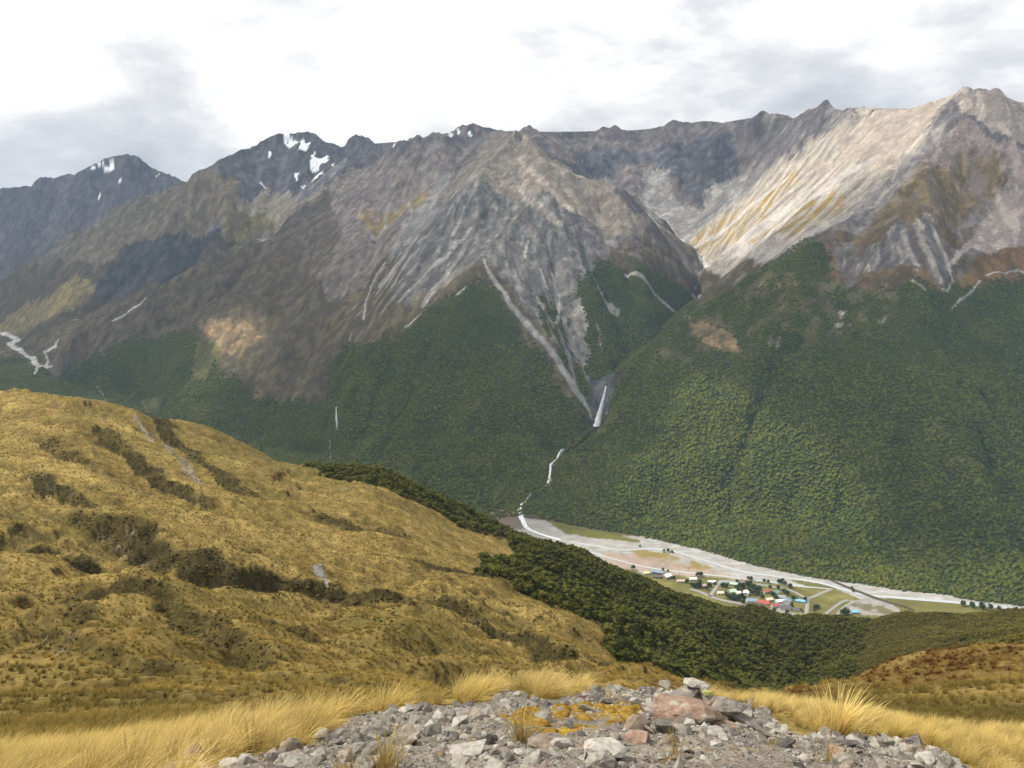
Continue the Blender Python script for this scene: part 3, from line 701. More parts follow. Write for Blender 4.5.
C = lerp(C, area([(490,511),(520,506),(525,530),(500,530),(480,520)], 1400, 2060, 3, 2), (0.17, 0.135, 0.10), V)
C = lerp(C, area([(570,530),(600,532),(640,540),(640,543),(600,538),(580,536)], 1400, 2060, 2, 1), (0.15, 0.14, 0.04), V)
C = lerp(C, area([(790,580),(830,584),(838,589),(815,590)], 1300, 1800, 1, 1), (0.13, 0.12, 0.045))
C = lerp(C, area([(845,614),(850,601),(872,598),(892,603),(902,612),(890,616)], 1200, 1500, 2, 1), (0.28, 0.265, 0.24), V)
C = lerp(C, area([(845,614),(850,601),(872,598),(892,603),(902,612),(890,616)], 1200, 1500, 2, 1) * sstep(0.05, 0.25, A2 + bra * 0.4), (0.13, 0.115, 0.06), V)

# --- near slopes: snow tussock, bush margin, banks
nm = 1 - sstep(1000, 1200, GY)
qa = GX * 0.89 - GY * 0.46; qb = GX * 0.46 + GY * 0.89
q1 = fbm(qa / 46, qb / 15, 5, 81, 0.62); q2 = fbm(qa / 8, qb / 3.6, 4, 87, 0.6); q3 = fbm(GX / 75, GY / 75, 3, 89)
NCC = np.zeros_like(C); NCC[:] = (0.205, 0.148, 0.048)
NCC = lerp(NCC, sstep(-0.15, 0.45, q1 + q2 * 0.35), (0.30, 0.220, 0.075), q2 * 0.2)
NCC = lerp(NCC, sstep(0.05, 0.5, -q1 + q2 * 0.5) * 0.75, (0.130, 0.096, 0.034), q2 * 0.2)
NCC = lerp(NCC, sstep(0.2, 0.5, q3 - q2 * 0.3) * 0.4, (0.17, 0.115, 0.040))
nslope = SLOPE
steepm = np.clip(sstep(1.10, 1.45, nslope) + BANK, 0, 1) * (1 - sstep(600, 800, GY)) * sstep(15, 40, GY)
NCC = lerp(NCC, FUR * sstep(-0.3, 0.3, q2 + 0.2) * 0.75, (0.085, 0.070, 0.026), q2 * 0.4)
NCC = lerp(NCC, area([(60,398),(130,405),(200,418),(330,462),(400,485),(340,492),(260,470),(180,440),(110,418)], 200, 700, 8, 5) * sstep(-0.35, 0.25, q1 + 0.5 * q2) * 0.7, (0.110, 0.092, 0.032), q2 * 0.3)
NCC = lerp(NCC, steepm, (0.052, 0.042, 0.017), q2 * 0.8)  # dark soil and scrub of the banks, with their shade kept in the colour
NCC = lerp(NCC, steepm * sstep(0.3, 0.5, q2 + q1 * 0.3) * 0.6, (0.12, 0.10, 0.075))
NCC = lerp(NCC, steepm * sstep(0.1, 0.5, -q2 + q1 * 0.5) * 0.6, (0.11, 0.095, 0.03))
NCC = lerp(NCC, BANK * area([(-20,505),(135,515),(125,560),(-20,550)], 60, 400, 2, 1) * sstep(0.1, 0.4, q2 + q1 * 0.5) * 0.8, (0.17, 0.155, 0.135), q2 * 0.3)
NCC = lerp(NCC, BANK * area([(-20,630),(90,640),(100,680),(-20,670)], 30, 400, 2, 1) * sstep(0.0, 0.3, q2 + q1 * 0.5), (0.21, 0.195, 0.18), q2 * 0.3)
# slip scars
NCC = lerp(NCC, stroke([(135,420),(150,432),(165,445),(190,470),(206,484)], [1, 1.6, 2.6, 3.4, 2], 200, 620, 1.5), (0.25, 0.215, 0.175))
NCC = lerp(NCC, area([(314,569),(321,567),(331,580),(326,583),(318,577)], 100, 500, 2, 2), (0.25, 0.235, 0.22))
# bush region: canopy over dark ground
BUSHP = [(285,452),(318,472),(345,480),(372,482),(400,494),(430,506),(452,528),(490,538),(505,545),(525,561),(478,562),(482,572),(560,592),(600,602),(612,622),(640,640),(672,672),(690,690),(760,700),(800,690),(838,672),(880,664),(960,648),(1024,643),(1300,634),(1300,560),(780,560),(650,540),(480,470),(350,440),(290,440)]
BUSH = area(BUSHP, 85, 1250, 12, 7)
BUSH = np.maximum(BUSH, area([(250,430),(330,450),(340,470),(322,472),(290,456)], 300, 800, 3, 2))
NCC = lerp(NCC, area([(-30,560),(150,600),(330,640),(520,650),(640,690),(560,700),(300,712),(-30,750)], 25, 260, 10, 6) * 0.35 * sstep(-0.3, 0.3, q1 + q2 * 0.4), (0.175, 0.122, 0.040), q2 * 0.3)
NCC = lerp(NCC, sstep(0.0, 0.45, fbm(qa / 120, qb / 50, 4, 411) + q1 * 0.3) * 0.6, (0.150, 0.120, 0.036), q2 * 0.25)
NCC *= 0.90
NCC = lerp(NCC, BUSH, (0.048, 0.045, 0.016), V)
# heath: dark orange-brown shrubs on the right slope
HEATH = area([(1030,628),(1030,668),(960,680),(900,690),(840,694),(750,702),(700,704),(760,690),(830,684),(860,668),(920,660)], 30, 400, 6, 3)
NCC = lerp(NCC, HEATH * sstep(-0.3, 0.3, q2 + q1 * 0.5), (0.105, 0.058, 0.018), q2 * 0.3)
# gravel of the ridge crest
GRAVP = [(150,900),(196,770),(240,760),(300,744),(330,730),(360,716),(400,711),(440,704),(490,702),(500,690),(540,700),(600,690),(640,684),(690,672),(730,690),(770,716),(800,736),(850,738),(900,740),(940,752),(975,772),(1060,900)]
GRAV = area(GRAVP, 0, 9.5, 0, 0)
GRAV[GY < 3.2] = np.where(np.abs(GX - 0.25)[GY < 3.2] < 2.6, 1, GRAV[GY < 3.2])
moss = area([(500,716),(545,708),(600,702),(640,700),(645,712),(610,726),(560,734),(515,732)], 0, 9.5, 0, 0) * (fbm(GX / 0.4, GY / 0.4, 4, 401) > -0.18)
g1 = fbm(GX / 0.35, GY / 0.35, 5, 101, 0.6); g2 = fbm(GX / 0.06, GY / 0.06, 3, 105, 0.6)
NCC = lerp(NCC, GRAV, (0.20, 0.175, 0.145), g1 * 0.4)
NCC = lerp(NCC, GRAV * sstep(0.15, 0.45, g1), (0.16, 0.10, 0.035), g1 * 0.3)
NCC = lerp(NCC, moss * sstep(-0.3, 0.1, g1), (0.24, 0.15, 0.025), g1 * 0.4)
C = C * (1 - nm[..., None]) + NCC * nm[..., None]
C = np.clip(C, 0.01, 0.9)
# small outcrops, tufts and rills: crisp change of cover from place to place
k1_ = fbm(Xf / 60, Yf / 60, 6, 131, 0.62, True); k2_ = fbm(Xf / 34, Yf / 34, 5, 137, 0.6); k3_ = streak
open_ = (1 - FOR[fr0:]) * (1 - VALL[fr0:]) * (1 - SN[fr0:]) * farm[fr0:]
C[fr0:] *= (1 - 0.32 * open_ * sstep(0.30, 0.50, k1_ + k2_ * 0.5) * (1 - 0.6 * np.clip(bg_[fr0:], 0, 1)))[..., None]
C[fr0:] *= (1 + 0.24 * open_ * sstep(0.18, 0.42, k2_ - k1_ * 0.35) * sstep(-500, 0, Z[fr0:]))[..., None]
C = np.clip(C, 0.01, 0.9)

# ------------------------------------------------------------------ mountain relief: gullies, crags, smooth screes
sm = np.clip(bg_ * 0.75 + area(tan, 2500, 3800) * 0.5 + SMOOTH, 0, 1)[fr0:]
for _ in range(3): sm = blur(sm, 2)
crag2 = fbm(Xf / 55, Yf / 55, 5, 47, 0.6, True)
dz = wmt * (er * (0.60 + 0.70 * high) * (1 - 0.55 * sm) - 9 - 5 * high + (crag - 0.3) * (5 + 13 * high) * (1 - 0.8 * sm) + (crag2 - 0.15) * (3 + 5 * high) * (1 - 0.75 * sm) * (1 - 0.5 * FOR[fr0:])) - wmt * CUT[fr0:]
Z[fr0:] += dz
RM2 = np.maximum.accumulate((Z - EYE) / GY, axis=0)
VIS = ((Z - EYE) / GY) >= RM2 - 0.004

# ------------------------------------------------------------------ ground material
def new_mat(name):
    m = bpy.data.materials.new(name); m.use_nodes = True
    nt = m.node_tree; b = nt.nodes['Principled BSDF']
    b.inputs['Roughness'].default_value = 0.9
    b.inputs['Specular IOR Level'].default_value = 0.03
    return m, nt, b
def hsv_like(nt, col, fac_socket, lo, hi):
    """multiply a colour by a factor running lo..hi"""
    mr = N(nt, 'ShaderNodeMapRange'); mr.inputs[1].default_value = 0.3; mr.inputs[2].default_value = 0.7
    mr.inputs[3].default_value = lo; mr.inputs[4].default_value = hi
    L(nt, fac_socket, mr.inputs[0])
    vm = N(nt, 'ShaderNodeVectorMath', operation='SCALE'); L(nt, col, vm.inputs[0]); L(nt, mr.outputs[0], vm.inputs['Scale'])
    return vm.outputs[0]
def ground_mat(name, s1, s2, lo, hi, bump_d, bump_s, bump=0.6):
    m, nt, b = new_mat(name)
    a = N(nt, 'ShaderNodeAttribute', attribute_name='cover')
    g = N(nt, 'ShaderNodeNewGeometry')
    x1 = noise(nt, g.outputs['Position'], s1, 8, 0.62); x2 = noise(nt, g.outputs['Position'], s2, 6, 0.6)
    c = hsv_like(nt, a.outputs['Color'], x1.outputs['Fac'], lo, hi)
    c = hsv_like(nt, c, x2.outputs['Fac'], lo * 1.05, hi * 0.97)
    L(nt, c, b.inputs['Base Color'])
    xb = noise(nt, g.outputs['Position'], bump_s, 8, 0.66)
    bp = N(nt, 'ShaderNodeBump'); bp.inputs['Strength'].default_value = bump; bp.inputs['Distance'].default_value = bump_d
    L(nt, xb.outputs['Fac'], bp.inputs['Height']); L(nt, bp.outputs[0], b.inputs['Normal'])
    return m
def crack(mat, scale, lo, hi):
    nt = mat.node_tree; b = nt.nodes['Principled BSDF']
    g = N(nt, 'ShaderNodeNewGeometry')
    n = noise(nt, g.outputs['Position'], scale, 9, 0.6); n.noise_type = 'RIDGED_MULTIFRACTAL'; n.inputs['Lacunarity'].default_value = 2.2
    src = b.inputs['Base Color'].links[0].from_socket
    mr = N(nt, 'ShaderNodeMapRange'); mr.inputs[1].default_value = 0.25; mr.inputs[2].default_value = 1.1; mr.inputs[3].default_value = hi; mr.inputs[4].default_value = lo
    L(nt, n.outputs['Fac'], mr.inputs[0])
    vm = N(nt, 'ShaderNodeVectorMath', operation='SCALE'); L(nt, src, vm.inputs[0]); L(nt, mr.outputs[0], vm.inputs['Scale'])
    L(nt, vm.outputs[0], b.inputs['Base Color'])
M_mount = ground_mat('mountain_ground', 0.02, 0.09, 0.78, 1.24, 16.0, 0.022, 1.0)
crack(M_mount, 0.011, 0.74, 1.2)
M_hill = ground_mat('tussock_ground', 0.25, 1.4, 0.6, 1.42, 0.9, 1.1, 0.9)
M_ridge = ground_mat('gravel_ground', 6.0, 40.0, 0.55, 1.45, 0.04, 25.0, 0.8)
M_valley = ground_mat('valley_ground', 0.05, 0.22, 0.85, 1.15, 0.5, 0.3, 0.3)

def link(o, parent=None):
    COL.objects.link(o)
    if parent is not None: o.parent = parent
    return o
def tag(o, label=None, cat=None, group=None, kind=None):
    if label: o['label'] = label
    if cat: o['category'] = cat
    if group: o['group'] = group
    if kind: o['kind'] = kind
    return o
def raw_mesh(name, V_, faces, smooth=True):
    """faces: (n,k) integer array"""
    me = bpy.data.meshes.new(name)
    V_ = np.asarray(V_, np.float32); faces = np.asarray(faces, np.int32)
    me.vertices.add(len(V_)); me.vertices.foreach_set('co', V_.ravel())
    n, k = faces.shape
    me.loops.add(n * k); me.loops.foreach_set('vertex_index', faces.ravel())
    me.polygons.add(n); me.polygons.foreach_set('loop_start', np.arange(0, n * k, k, dtype=np.int32))
    me.polygons.foreach_set('use_smooth', np.full(n, smooth))
    me.update(calc_edges=True)
    return me
IDX = np.arange(NR * NU).reshape(NR, NU)
def sheet(name, cellmask, mat, label, cat='mountain'):
    ii, jj = np.where(cellmask)
    q = np.stack([IDX[ii, jj], IDX[ii, jj + 1], IDX[ii + 1, jj + 1], IDX[ii + 1, jj]], 1)
    used, inv = np.unique(q.ravel(), return_inverse=True)
    VV = np.stack([GX.ravel()[used], GY.ravel()[used], Z.ravel()[used]], 1)
    me = raw_mesh(name, VV, inv.reshape(-1, 4))
    ca = me.color_attributes.new('cover', 'FLOAT_COLOR', 'POINT')
    cc = np.ones((len(used), 4), np.float32); cc[:, :3] = C.reshape(-1, 3)[used]
    ca.data.foreach_set('color', cc.ravel())
    me.materials.append(mat)
    o = link(bpy.data.objects.new(name, me))
    return tag(o, label, cat, kind='structure')
cy = (GY[:-1, :-1] + GY[1:, 1:]) / 2
cv = VALL[:-1, :-1] > 0.5
px_c, py_c = PXB[:-1, :-1], PYB[:-1, :-1]
gorge_y = np.array([100, 150, 178, 205, 228, 257, 284, 303, 317, 346, 373, 386, 425, 447, 466, 504, 900])
gorge_x = np.array([745, 740, 730, 680, 668, 700, 695, 699, 681, 639, 612, 606, 597, 575, 549, 521, 521])
right = px_c > np.interp(py_c, gorge_y, gorge_x)
far_c = cy >= 1200
dist_c = (dist_m[:-1, :-1] > 0.5) | (cy > 4300)
sheet('ridge_ground', cy < 10, M_ridge, 'stony crest of the ridge in the foreground, grey gravel with moss and grass at its edges', 'ground')
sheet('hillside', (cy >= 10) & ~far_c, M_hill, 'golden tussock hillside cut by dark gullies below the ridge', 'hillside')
sheet('valley_floor', far_c & cv, M_valley, 'flat valley floor with pale shingle riverbed and dry grass flats', 'valley')
sheet('scree_mountain', far_c & ~cv & right & ~dist_c, M_mount, 'mountain with pale scree slopes above dark forest, right of the waterfall gorge')
sheet('waterfall_mountain', far_c & ~cv & ~right & ~dist_c, M_mount, 'broad grey peak with streaked screes above forest, left of the waterfall gorge')
sheet('distant_range', far_c & ~cv & dist_c, M_mount, 'dark bluish peaks with snow patches at the back of the range')
# ground behind and beside the viewer
xs = np.linspace(-40, 40, 61); ys = np.linspace(-50, 2.4, 40)
BX, BY = np.meshgrid(xs, ys)
BZ = -0.25 - 0.12 * np.maximum(BY, 0) - np.abs(BX) ** 1.15 * 0.34 + np.minimum(BY, 0) * 0.05 + fbm(BX / 3, BY / 3, 3, 5) * 0.08 - 0.2 * sstep(0, 2, BY)
ib = np.arange(BX.size).reshape(BX.shape)
fb = np.stack([ib[:-1, :-1].ravel(), ib[:-1, 1:].ravel(), ib[1:, 1:].ravel(), ib[1:, :-1].ravel()], 1)
me = raw_mesh('ridge_crest', np.stack([BX.ravel(), BY.ravel(), BZ.ravel()], 1), fb)
ca = me.color_attributes.new('cover', 'FLOAT_COLOR', 'POINT')
cc = np.ones((BX.size, 4), np.float32); cc[:, :3] = (0.2, 0.175, 0.145); ca.data.foreach_set('color', cc.ravel())
me.materials.append(M_ridge)
tag(link(bpy.data.objects.new('ridge_crest', me)), 'stony ridge crest running back behind the viewer', 'ground', kind='structure')
# ------------------------------------------------------------------ clouds overhead, out of view: added to shade the slopes, gaps shaped for sun patches
ZC = 2600.0
def cloud_over(px, py, dmin=0):
    x, y = hit(px, py, dmin)
    z = float(ground_z(x, y))
    k = (ZC - z) / math.tan(SUN_EL)
    return x + k * math.cos(SUN_AZ), y + k * math.sin(SUN_AZ)
OPEN = [(232,334,190,150,1.0),(196,385,140,130,0.95),(60,300,160,120,0.6),(225,205,220,180,0.35),  # gaps in the added clouds, placed to let sun onto chosen slopes
 (725,430,150,160,1.0),(790,480,150,150,1.0),(700,500,170,140,1.0),(620,500,120,90,0.5),(830,400,150,120,0.15),(760,545,160,80,0.5),
 (860,135,400,330,1.0),(800,190,330,330,1.0),(745,225,300,280,1.0),(700,250,220,200,0.95),(915,112,260,240,0.9),(790,140,300,300,0.8),(830,112,250,250,0.6),
 (930,185,260,200,0.4),(1000,220,260,200,0.4),(990,120,250,250,0.55),(530,170,320,340,0.6),(510,240,260,280,0.65),(600,210,300,280,0.75),(430,270,220,220,0.4),
 (400,200,300,300,0.35),(290,190,300,300,0.3),(660,190,320,320,0.7),(700,150,350,300,0.3),(620,565,260,190,0.9),(700,575,260,190,0.95),(780,600,260,190,0.95),(860,605,260,190,0.95),(960,612,240,150,0.8),(1050,620,240,150,0.8)]
cxs = np.arange(-9200, 1800, 60.0); cys = np.arange(900, 8300, 60.0)
CX, CY = np.meshgrid(cxs, cys)
cn = fbm(CX / 500, CY / 500, 5, 201, 0.58); cn2 = fbm(CX / 900 + 9, CY / 900, 4, 205)
lit = np.clip(0.12 + 0.35 * cn, 0, 0.4)
for px, py, rx, ry, s_ in OPEN:
    x, y = cloud_over(px, py, 1200)
    d = np.sqrt(((CX - x) / rx) ** 2 + ((CY - y) / ry) ** 2) + cn * 0.55
    lit = np.maximum(lit, s_ * (1 - sstep(0.7, 1.25, d)))
edge = np.minimum.reduce([CX + 9200, 1700 - CX, CY - 900, 8200 - CY]) / 500 + cn2 * 1.2
dens = (1 - lit) * sstep(0.1, 1.2, edge)
top = ZC + 55 * np.sqrt(dens) * (0.75 + 0.5 * cn2) + cn * 12 * dens
bot = ZC - 20 * np.sqrt(dens) + cn * 8 * dens
keep = (dens[:-1, :-1] > 0.03) & (dens[1:, 1:] > 0.03) & (dens[1:, :-1] > 0.03) & (dens[:-1, 1:] > 0.03)
ic = np.arange(CX.size).reshape(CX.shape)
ii, jj = np.where(keep)
qt = np.stack([ic[ii, jj], ic[ii, jj + 1], ic[ii + 1, jj + 1], ic[ii + 1, jj]], 1)
q = np.concatenate([qt, qt[:, ::-1] + CX.size])
VV = np.concatenate([np.stack([CX.ravel(), CY.ravel(), top.ravel()], 1), np.stack([CX.ravel(), CY.ravel(), bot.ravel()], 1)])
used, inv = np.unique(q.ravel(), return_inverse=True)
me = raw_mesh('shade_cloud', VV[used], inv.reshape(-1, 4))
at_ = me.attributes.new('thick', 'FLOAT', 'POINT'); at_.data.foreach_set('value', np.tile(dens.ravel(), 2)[used].astype(np.float32))
mcl = bpy.data.materials.new('shade_cloud'); mcl.use_nodes = True
nt = mcl.node_tree; nt.nodes.clear()
o_ = N(nt, 'ShaderNodeOutputMaterial'); tr = N(nt, 'ShaderNodeBsdfTransparent'); df = N(nt, 'ShaderNodeBsdfDiffuse'); tl = N(nt, 'ShaderNodeBsdfTranslucent')
df.inputs[0].default_value = (0.95, 0.95, 0.95, 1); tl.inputs[0].default_value = (0.75, 0.76, 0.78, 1)
ms = N(nt, 'ShaderNodeMixShader'); ms.inputs[0].default_value = 0.6; L(nt, df.outputs[0], ms.inputs[1]); L(nt, tl.outputs[0], ms.inputs[2])
aa = N(nt, 'ShaderNodeAttribute', attribute_name='thick')
mr = N(nt, 'ShaderNodeMapRange'); mr.inputs[3].default_value = 0; mr.inputs[4].default_value = 0.62; L(nt, aa.outputs['Fac'], mr.inputs[0])
m2 = N(nt, 'ShaderNodeMixShader'); L(nt, mr.outputs[0], m2.inputs[0]); L(nt, tr.outputs[0], m2.inputs[1]); L(nt, ms.outputs[0], m2.inputs[2]); L(nt, m2.outputs[0], o_.inputs[0])
me.materials.append(mcl)
tag(link(bpy.data.objects.new('shade_cloud', me)), 'unseen clouds high over the valley, shaped to shade the slopes', 'shade_cloud', kind='structure')

# ------------------------------------------------------------------ small mesh builders
def obj(name, me, parent=None, loc=None):
    o = bpy.data.objects.new(name, me)
    if loc is not None: o.location = loc
    return link(o, parent)
def ico(sub):
    bm = bmesh.new(); bmesh.ops.create_icosphere(bm, subdivisions=sub, radius=1.0)
    v = np.array([w.co[:] for w in bm.verts]); f = np.array([[w.index for w in p.verts] for p in bm.faces]); bm.free()
    return v, f
ICO1, ICO2, ICO3 = ico(1), ico(2), ico(3)
def p3(v, s, seed):
    return perlin(v[:, 0] * s + v[:, 2] * s * 0.7, v[:, 1] * s - v[:, 2] * s * 0.6, seed) * 0.6 + perlin(v[:, 2] * s + 3.1, v[:, 0] * s * 0.8 - v[:, 1] * s * 0.5, seed + 1) * 0.6
def tube(pts, rad, n=6):
    V_, F_ = [], []
    P = [Vector(p) for p in pts]
    for i, p in enumerate(P):
        t = (P[min(i + 1, len(P) - 1)] - P[max(i - 1, 0)]).normalized()
        a = t.orthogonal().normalized(); b = t.cross(a)
        for k in range(n):
            w = 2 * math.pi * k / n
            V_.append(p + (a * math.cos(w) + b * math.sin(w)) * rad[i])
    for i in range(len(P) - 1):
        for k in range(n):
            F_.append((i * n + k, i * n + (k + 1) % n, (i + 1) * n + (k + 1) % n, (i + 1) * n + k))
    return np.array([v[:] for v in V_]), np.array(F_)
def join(parts):
    Vs, Fs, b = [], [], 0
    for v, f in parts:
        Vs.append(v); Fs.append(np.asarray(f) + b); b += len(v)
    return np.concatenate(Vs), np.concatenate(Fs)

# materials of the plants
def leaf_mat(name, c1, c2, c3, nscale=0.5, transl=0.0):
    m, nt, b = new_mat(name)
    oi = N(nt, 'ShaderNodeObjectInfo')
    r = ramp(nt, oi.outputs['Random'], [(0.0, c1), (0.55, c2), (1.0, c3)])
    g = N(nt, 'ShaderNodeNewGeometry')
    x = noise(nt, g.outputs['Position'], nscale, 4, 0.6)
    c = hsv_like(nt, r.outputs[0], x.outputs['Fac'], 0.7, 1.35)
    xw = noise(nt, g.outputs['Position'], 0.018, 5, 0.65)
    c = hsv_like(nt, c, xw.outputs['Fac'], 0.72, 1.3)
    x2 = noise(nt, g.outputs['Position'], 0.007, 5, 0.62)
    c = mix(nt, ramp(nt, x2.outputs['Fac'], [(0.42, (0, 0, 0)), (0.62, (0.55, 0.55, 0.55))]).outputs[0], c, c3)
    L(nt, c, b.inputs['Base Color'])
    b.inputs['Roughness'].default_value = 0.8
    return m
M_far = leaf_mat('beech_canopy', (0.046, 0.062, 0.015), (0.066, 0.083, 0.017), (0.112, 0.110, 0.021), 0.25)
M_bush = leaf_mat('beech_leaves', (0.034, 0.040, 0.009), (0.050, 0.055, 0.012), (0.078, 0.076, 0.018), 0.9)
M_scrub = leaf_mat('scrub_leaves', (0.052, 0.050, 0.012), (0.078, 0.070, 0.017), (0.130, 0.108, 0.028), 0.9)
M_vtree = leaf_mat('garden_leaves', (0.022, 0.040, 0.016), (0.035, 0.055, 0.020), (0.050, 0.070, 0.022), 0.4)
M_bark, nt, b = new_mat('bark')
b.inputs['Base Color'].default_value = (0.12, 0.10, 0.08, 1)

def crown_far(seed):
    v, f = ICO2
    d = 1 + 0.38 * p3(v, 1.6, seed) + 0.18 * p3(v, 4.0, seed + 5)
    w = v * d[:, None] * np.array((1, 1, 0.95))
    return w, f
def crown_mid(seed):
    r = np.random.default_rng(seed)
    parts = []
    for k in range(15):
        th = r.uniform(0, 6.28); zz_ = r.uniform(-0.45, 0.85)
        rr = math.sqrt(max(0.05, 1 - (zz_ / 1.05) ** 2)) * r.uniform(0.35, 0.68)
        v, f = ICO1
        s_ = r.uniform(0.26, 0.46)
        v = v * (1 + 0.35 * p3(v, 2.2, seed * 7 + k))[:, None] * s_ + np.array((rr * math.cos(th), rr * math.sin(th), zz_ * 0.8))
        parts.append((v, f))
    n = 260
    th = r.uniform(0, 6.28, n); cz = r.uniform(-0.6, 1, n)
    rad = r.uniform(0.75, 1.12, n)
    P = np.stack([np.sqrt(1 - cz ** 2 * 0.98) * np.cos(th), np.sqrt(1 - cz ** 2 * 0.98) * np.sin(th), cz * 0.9], 1) * rad[:, None] * 0.9
    a = r.normal(size=(n, 3)); a /= np.linalg.norm(a, axis=1)[:, None]
    b_ = np.cross(a, r.normal(size=(n, 3))); b_ /= np.linalg.norm(b_, axis=1)[:, None]
    sz = r.uniform(0.07, 0.15, n)[:, None]
    tri = np.stack([P - a * sz, P + a * sz, P + b_ * sz * 1.3], 1).reshape(-1, 3)
    parts.append((tri, np.arange(n * 3).reshape(n, 3)))
    return join(parts)
def mesh_of(name, vf, mat, smooth=False):
    me = raw_mesh(name, vf[0], vf[1], smooth); me.materials.append(mat); return me

def scatter(name, P, rotz, scale, which, protos, mat_label):
    """one object of uncountable plants or pebbles: points that carry copies of a few source meshes"""
    label, cat = mat_label
    me = bpy.data.meshes.new(name)
    me.vertices.add(len(P)); me.vertices.foreach_set('co', np.asarray(P, np.float32).ravel())
    rot = np.zeros((len(P), 3), np.float32); rot[:, :] = rotz if np.ndim(rotz) == 2 else np.stack([0 * rotz, 0 * rotz, rotz], 1)
    a = me.attributes.new('rot', 'FLOAT_VECTOR', 'POINT'); a.data.foreach_set('vector', rot.ravel())
    sc = np.asarray(scale, np.float32); sc = sc if sc.ndim == 2 else np.repeat(sc[:, None], 3, 1)
    a = me.attributes.new('siz', 'FLOAT_VECTOR', 'POINT'); a.data.foreach_set('vector', np.ascontiguousarray(sc).ravel())
    a = me.attributes.new('which', 'INT', 'POINT'); a.data.foreach_set('value', np.asarray(which, np.int32))
    o = link(bpy.data.objects.new(name, me))
    ng = bpy.data.node_groups.new(name, 'GeometryNodeTree')
    ng.interface.new_socket('Geometry', in_out='INPUT', socket_type='NodeSocketGeometry')
    ng.interface.new_socket('Geometry', in_out='OUTPUT', socket_type='NodeSocketGeometry')
    gi = ng.nodes.new('NodeGroupInput'); go = ng.nodes.new('NodeGroupOutput')
    jn = ng.nodes.new('GeometryNodeJoinGeometry')
    def named(nm, ty):
        n = ng.nodes.new('GeometryNodeInputNamedAttribute'); n.data_type = ty; n.inputs[0].default_value = nm
        return n.outputs[0]
    ra, sa, wa = named('rot', 'FLOAT_VECTOR'), named('siz', 'FLOAT_VECTOR'), named('which', 'INT')
    for k, pme in enumerate(protos):
        po = bpy.data.objects.new(name + '_source', pme)
        oi = ng.nodes.new('GeometryNodeObjectInfo'); oi.inputs['Object'].default_value = po; oi.inputs['As Instance'].default_value = True
        cp = ng.nodes.new('FunctionNodeCompare'); cp.data_type = 'INT'; cp.operation = 'EQUAL'
        ng.links.new(wa, cp.inputs[2]); cp.inputs[3].default_value = k
        ip = ng.nodes.new('GeometryNodeInstanceOnPoints')
        ng.links.new(gi.outputs[0], ip.inputs['Points']); ng.links.new(cp.outputs[0], ip.inputs['Selection'])
        ng.links.new(oi.outputs['Geometry'], ip.inputs['Instance']); ng.links.new(ra, ip.inputs['Rotation']); ng.links.new(sa, ip.inputs['Scale'])
        ng.links.new(ip.outputs[0], jn.inputs[0])
    ng.links.new(jn.outputs[0], go.inputs[0])
    md = o.modifiers.new('scatter', 'NODES'); md.node_group = ng
    return tag(o, label, cat, kind='stuff')

CELL = np.zeros_like(Z)
dY = np.gradient(YR)[:, None]; dX = (U[1] - U[0]) * GY
CELL = dY * dX * np.sqrt(1 + np.minimum(SLOPE, 2.0) ** 2)
INFR = (PXB > -45) & (PXB < 1070)
def pick(weight, mask):
    """random ground points, weight per square metre; returns positions"""
    p = CELL * weight * mask
    n = rng.poisson(np.clip(p, 0, 8))
    ii, jj = np.where((n > 0))
    rep_ = n[ii, jj]; ii = np.repeat(ii, rep_); jj = np.repeat(jj, rep_)
    y = YR[ii] + (rng.random(len(ii)) - 0.5) * dY[ii, 0]; u = U[jj] + (rng.random(len(ii)) - 0.5) * (U[1] - U[0])
    y = np.clip(y, 1.31, 7290)
    x = u * y
    return np.stack([x, y, ground_z(x, y)], 1), ii, jj

# ------------------------------------------------------------------ far forest
P, ii, jj = pick(1 / 18.0, (FOR > 0.5) * VIS * INFR * (GY > 1300))
rr = (1.3 + 3.3 * rng.random(len(P)) ** 2.0) * (1 + 0.25 * A2[ii, jj]) * np.where(Z[ii, jj] > -330, 0.75, 1.0)
P[:, 2] += rr * 0.35
print('far trees', len(P))
scl = np.stack([rr, rr, rr * rng.uniform(0.8, 1.25, len(P))], 1)
scatter('forest', P, rng.uniform(0, 6.28, len(P)), scl, rng.integers(0, 3, len(P)), [mesh_of('canopy', crown_far(k * 13 + 1), M_far, True) for k in range(3)],
        ('dark green beech forest covering the lower slopes of the mountains', 'forest'))

# ------------------------------------------------------------------ bush below the tussock: beech trees
P, ii, jj = pick(1 / 6.5, (BUSH > 0.5) * VIS * (GY > 60) * (PXB > -45) * (PXB < 1070) * np.where(PXB > 850 + (PYB - 650) * -0.6, 2.6, 1.25))
rr = (0.7 + 1.7 * rng.random(len(P)) ** 1.4) * np.where(P[:, 1] < 200, 0.8, 1) * np.interp(P[:, 1], [300, 450], [1, 0.75])
scrub_ = PXB[ii, jj] > 850 + (PYB[ii, jj] - 650) * -0.6
rr[scrub_] *= 0.55
print('bush trees', len(P))
BM = [mesh_of('crown', crown_mid(k + 3), M_bush, False) for k in range(5)]
TM = []
v, f = tube([(0, 0, -1.0), (0.05, 0.02, 0.0), (-0.03, 0.04, 0.6)], [0.09, 0.075, 0.05], 6)
TM = mesh_of('trunk', (v, f), M_bark, True)
BM += [mesh_of('crown', crown_mid(k + 3), M_scrub, False) for k in range(2)]
which = np.where(scrub_, rng.integers(5, 7, len(P)), rng.integers(0, 5, len(P))); rotz = rng.uniform(0, 6.28, len(P))
app = rr / P[:, 1]
px_, py_ = project(P[:, 0], P[:, 1], P[:, 2] + rr)
inside = (px_ > 2) & (px_ < 1022) & (py_ < 766)
order = np.argsort(-(app * inside))
first = order[:300]
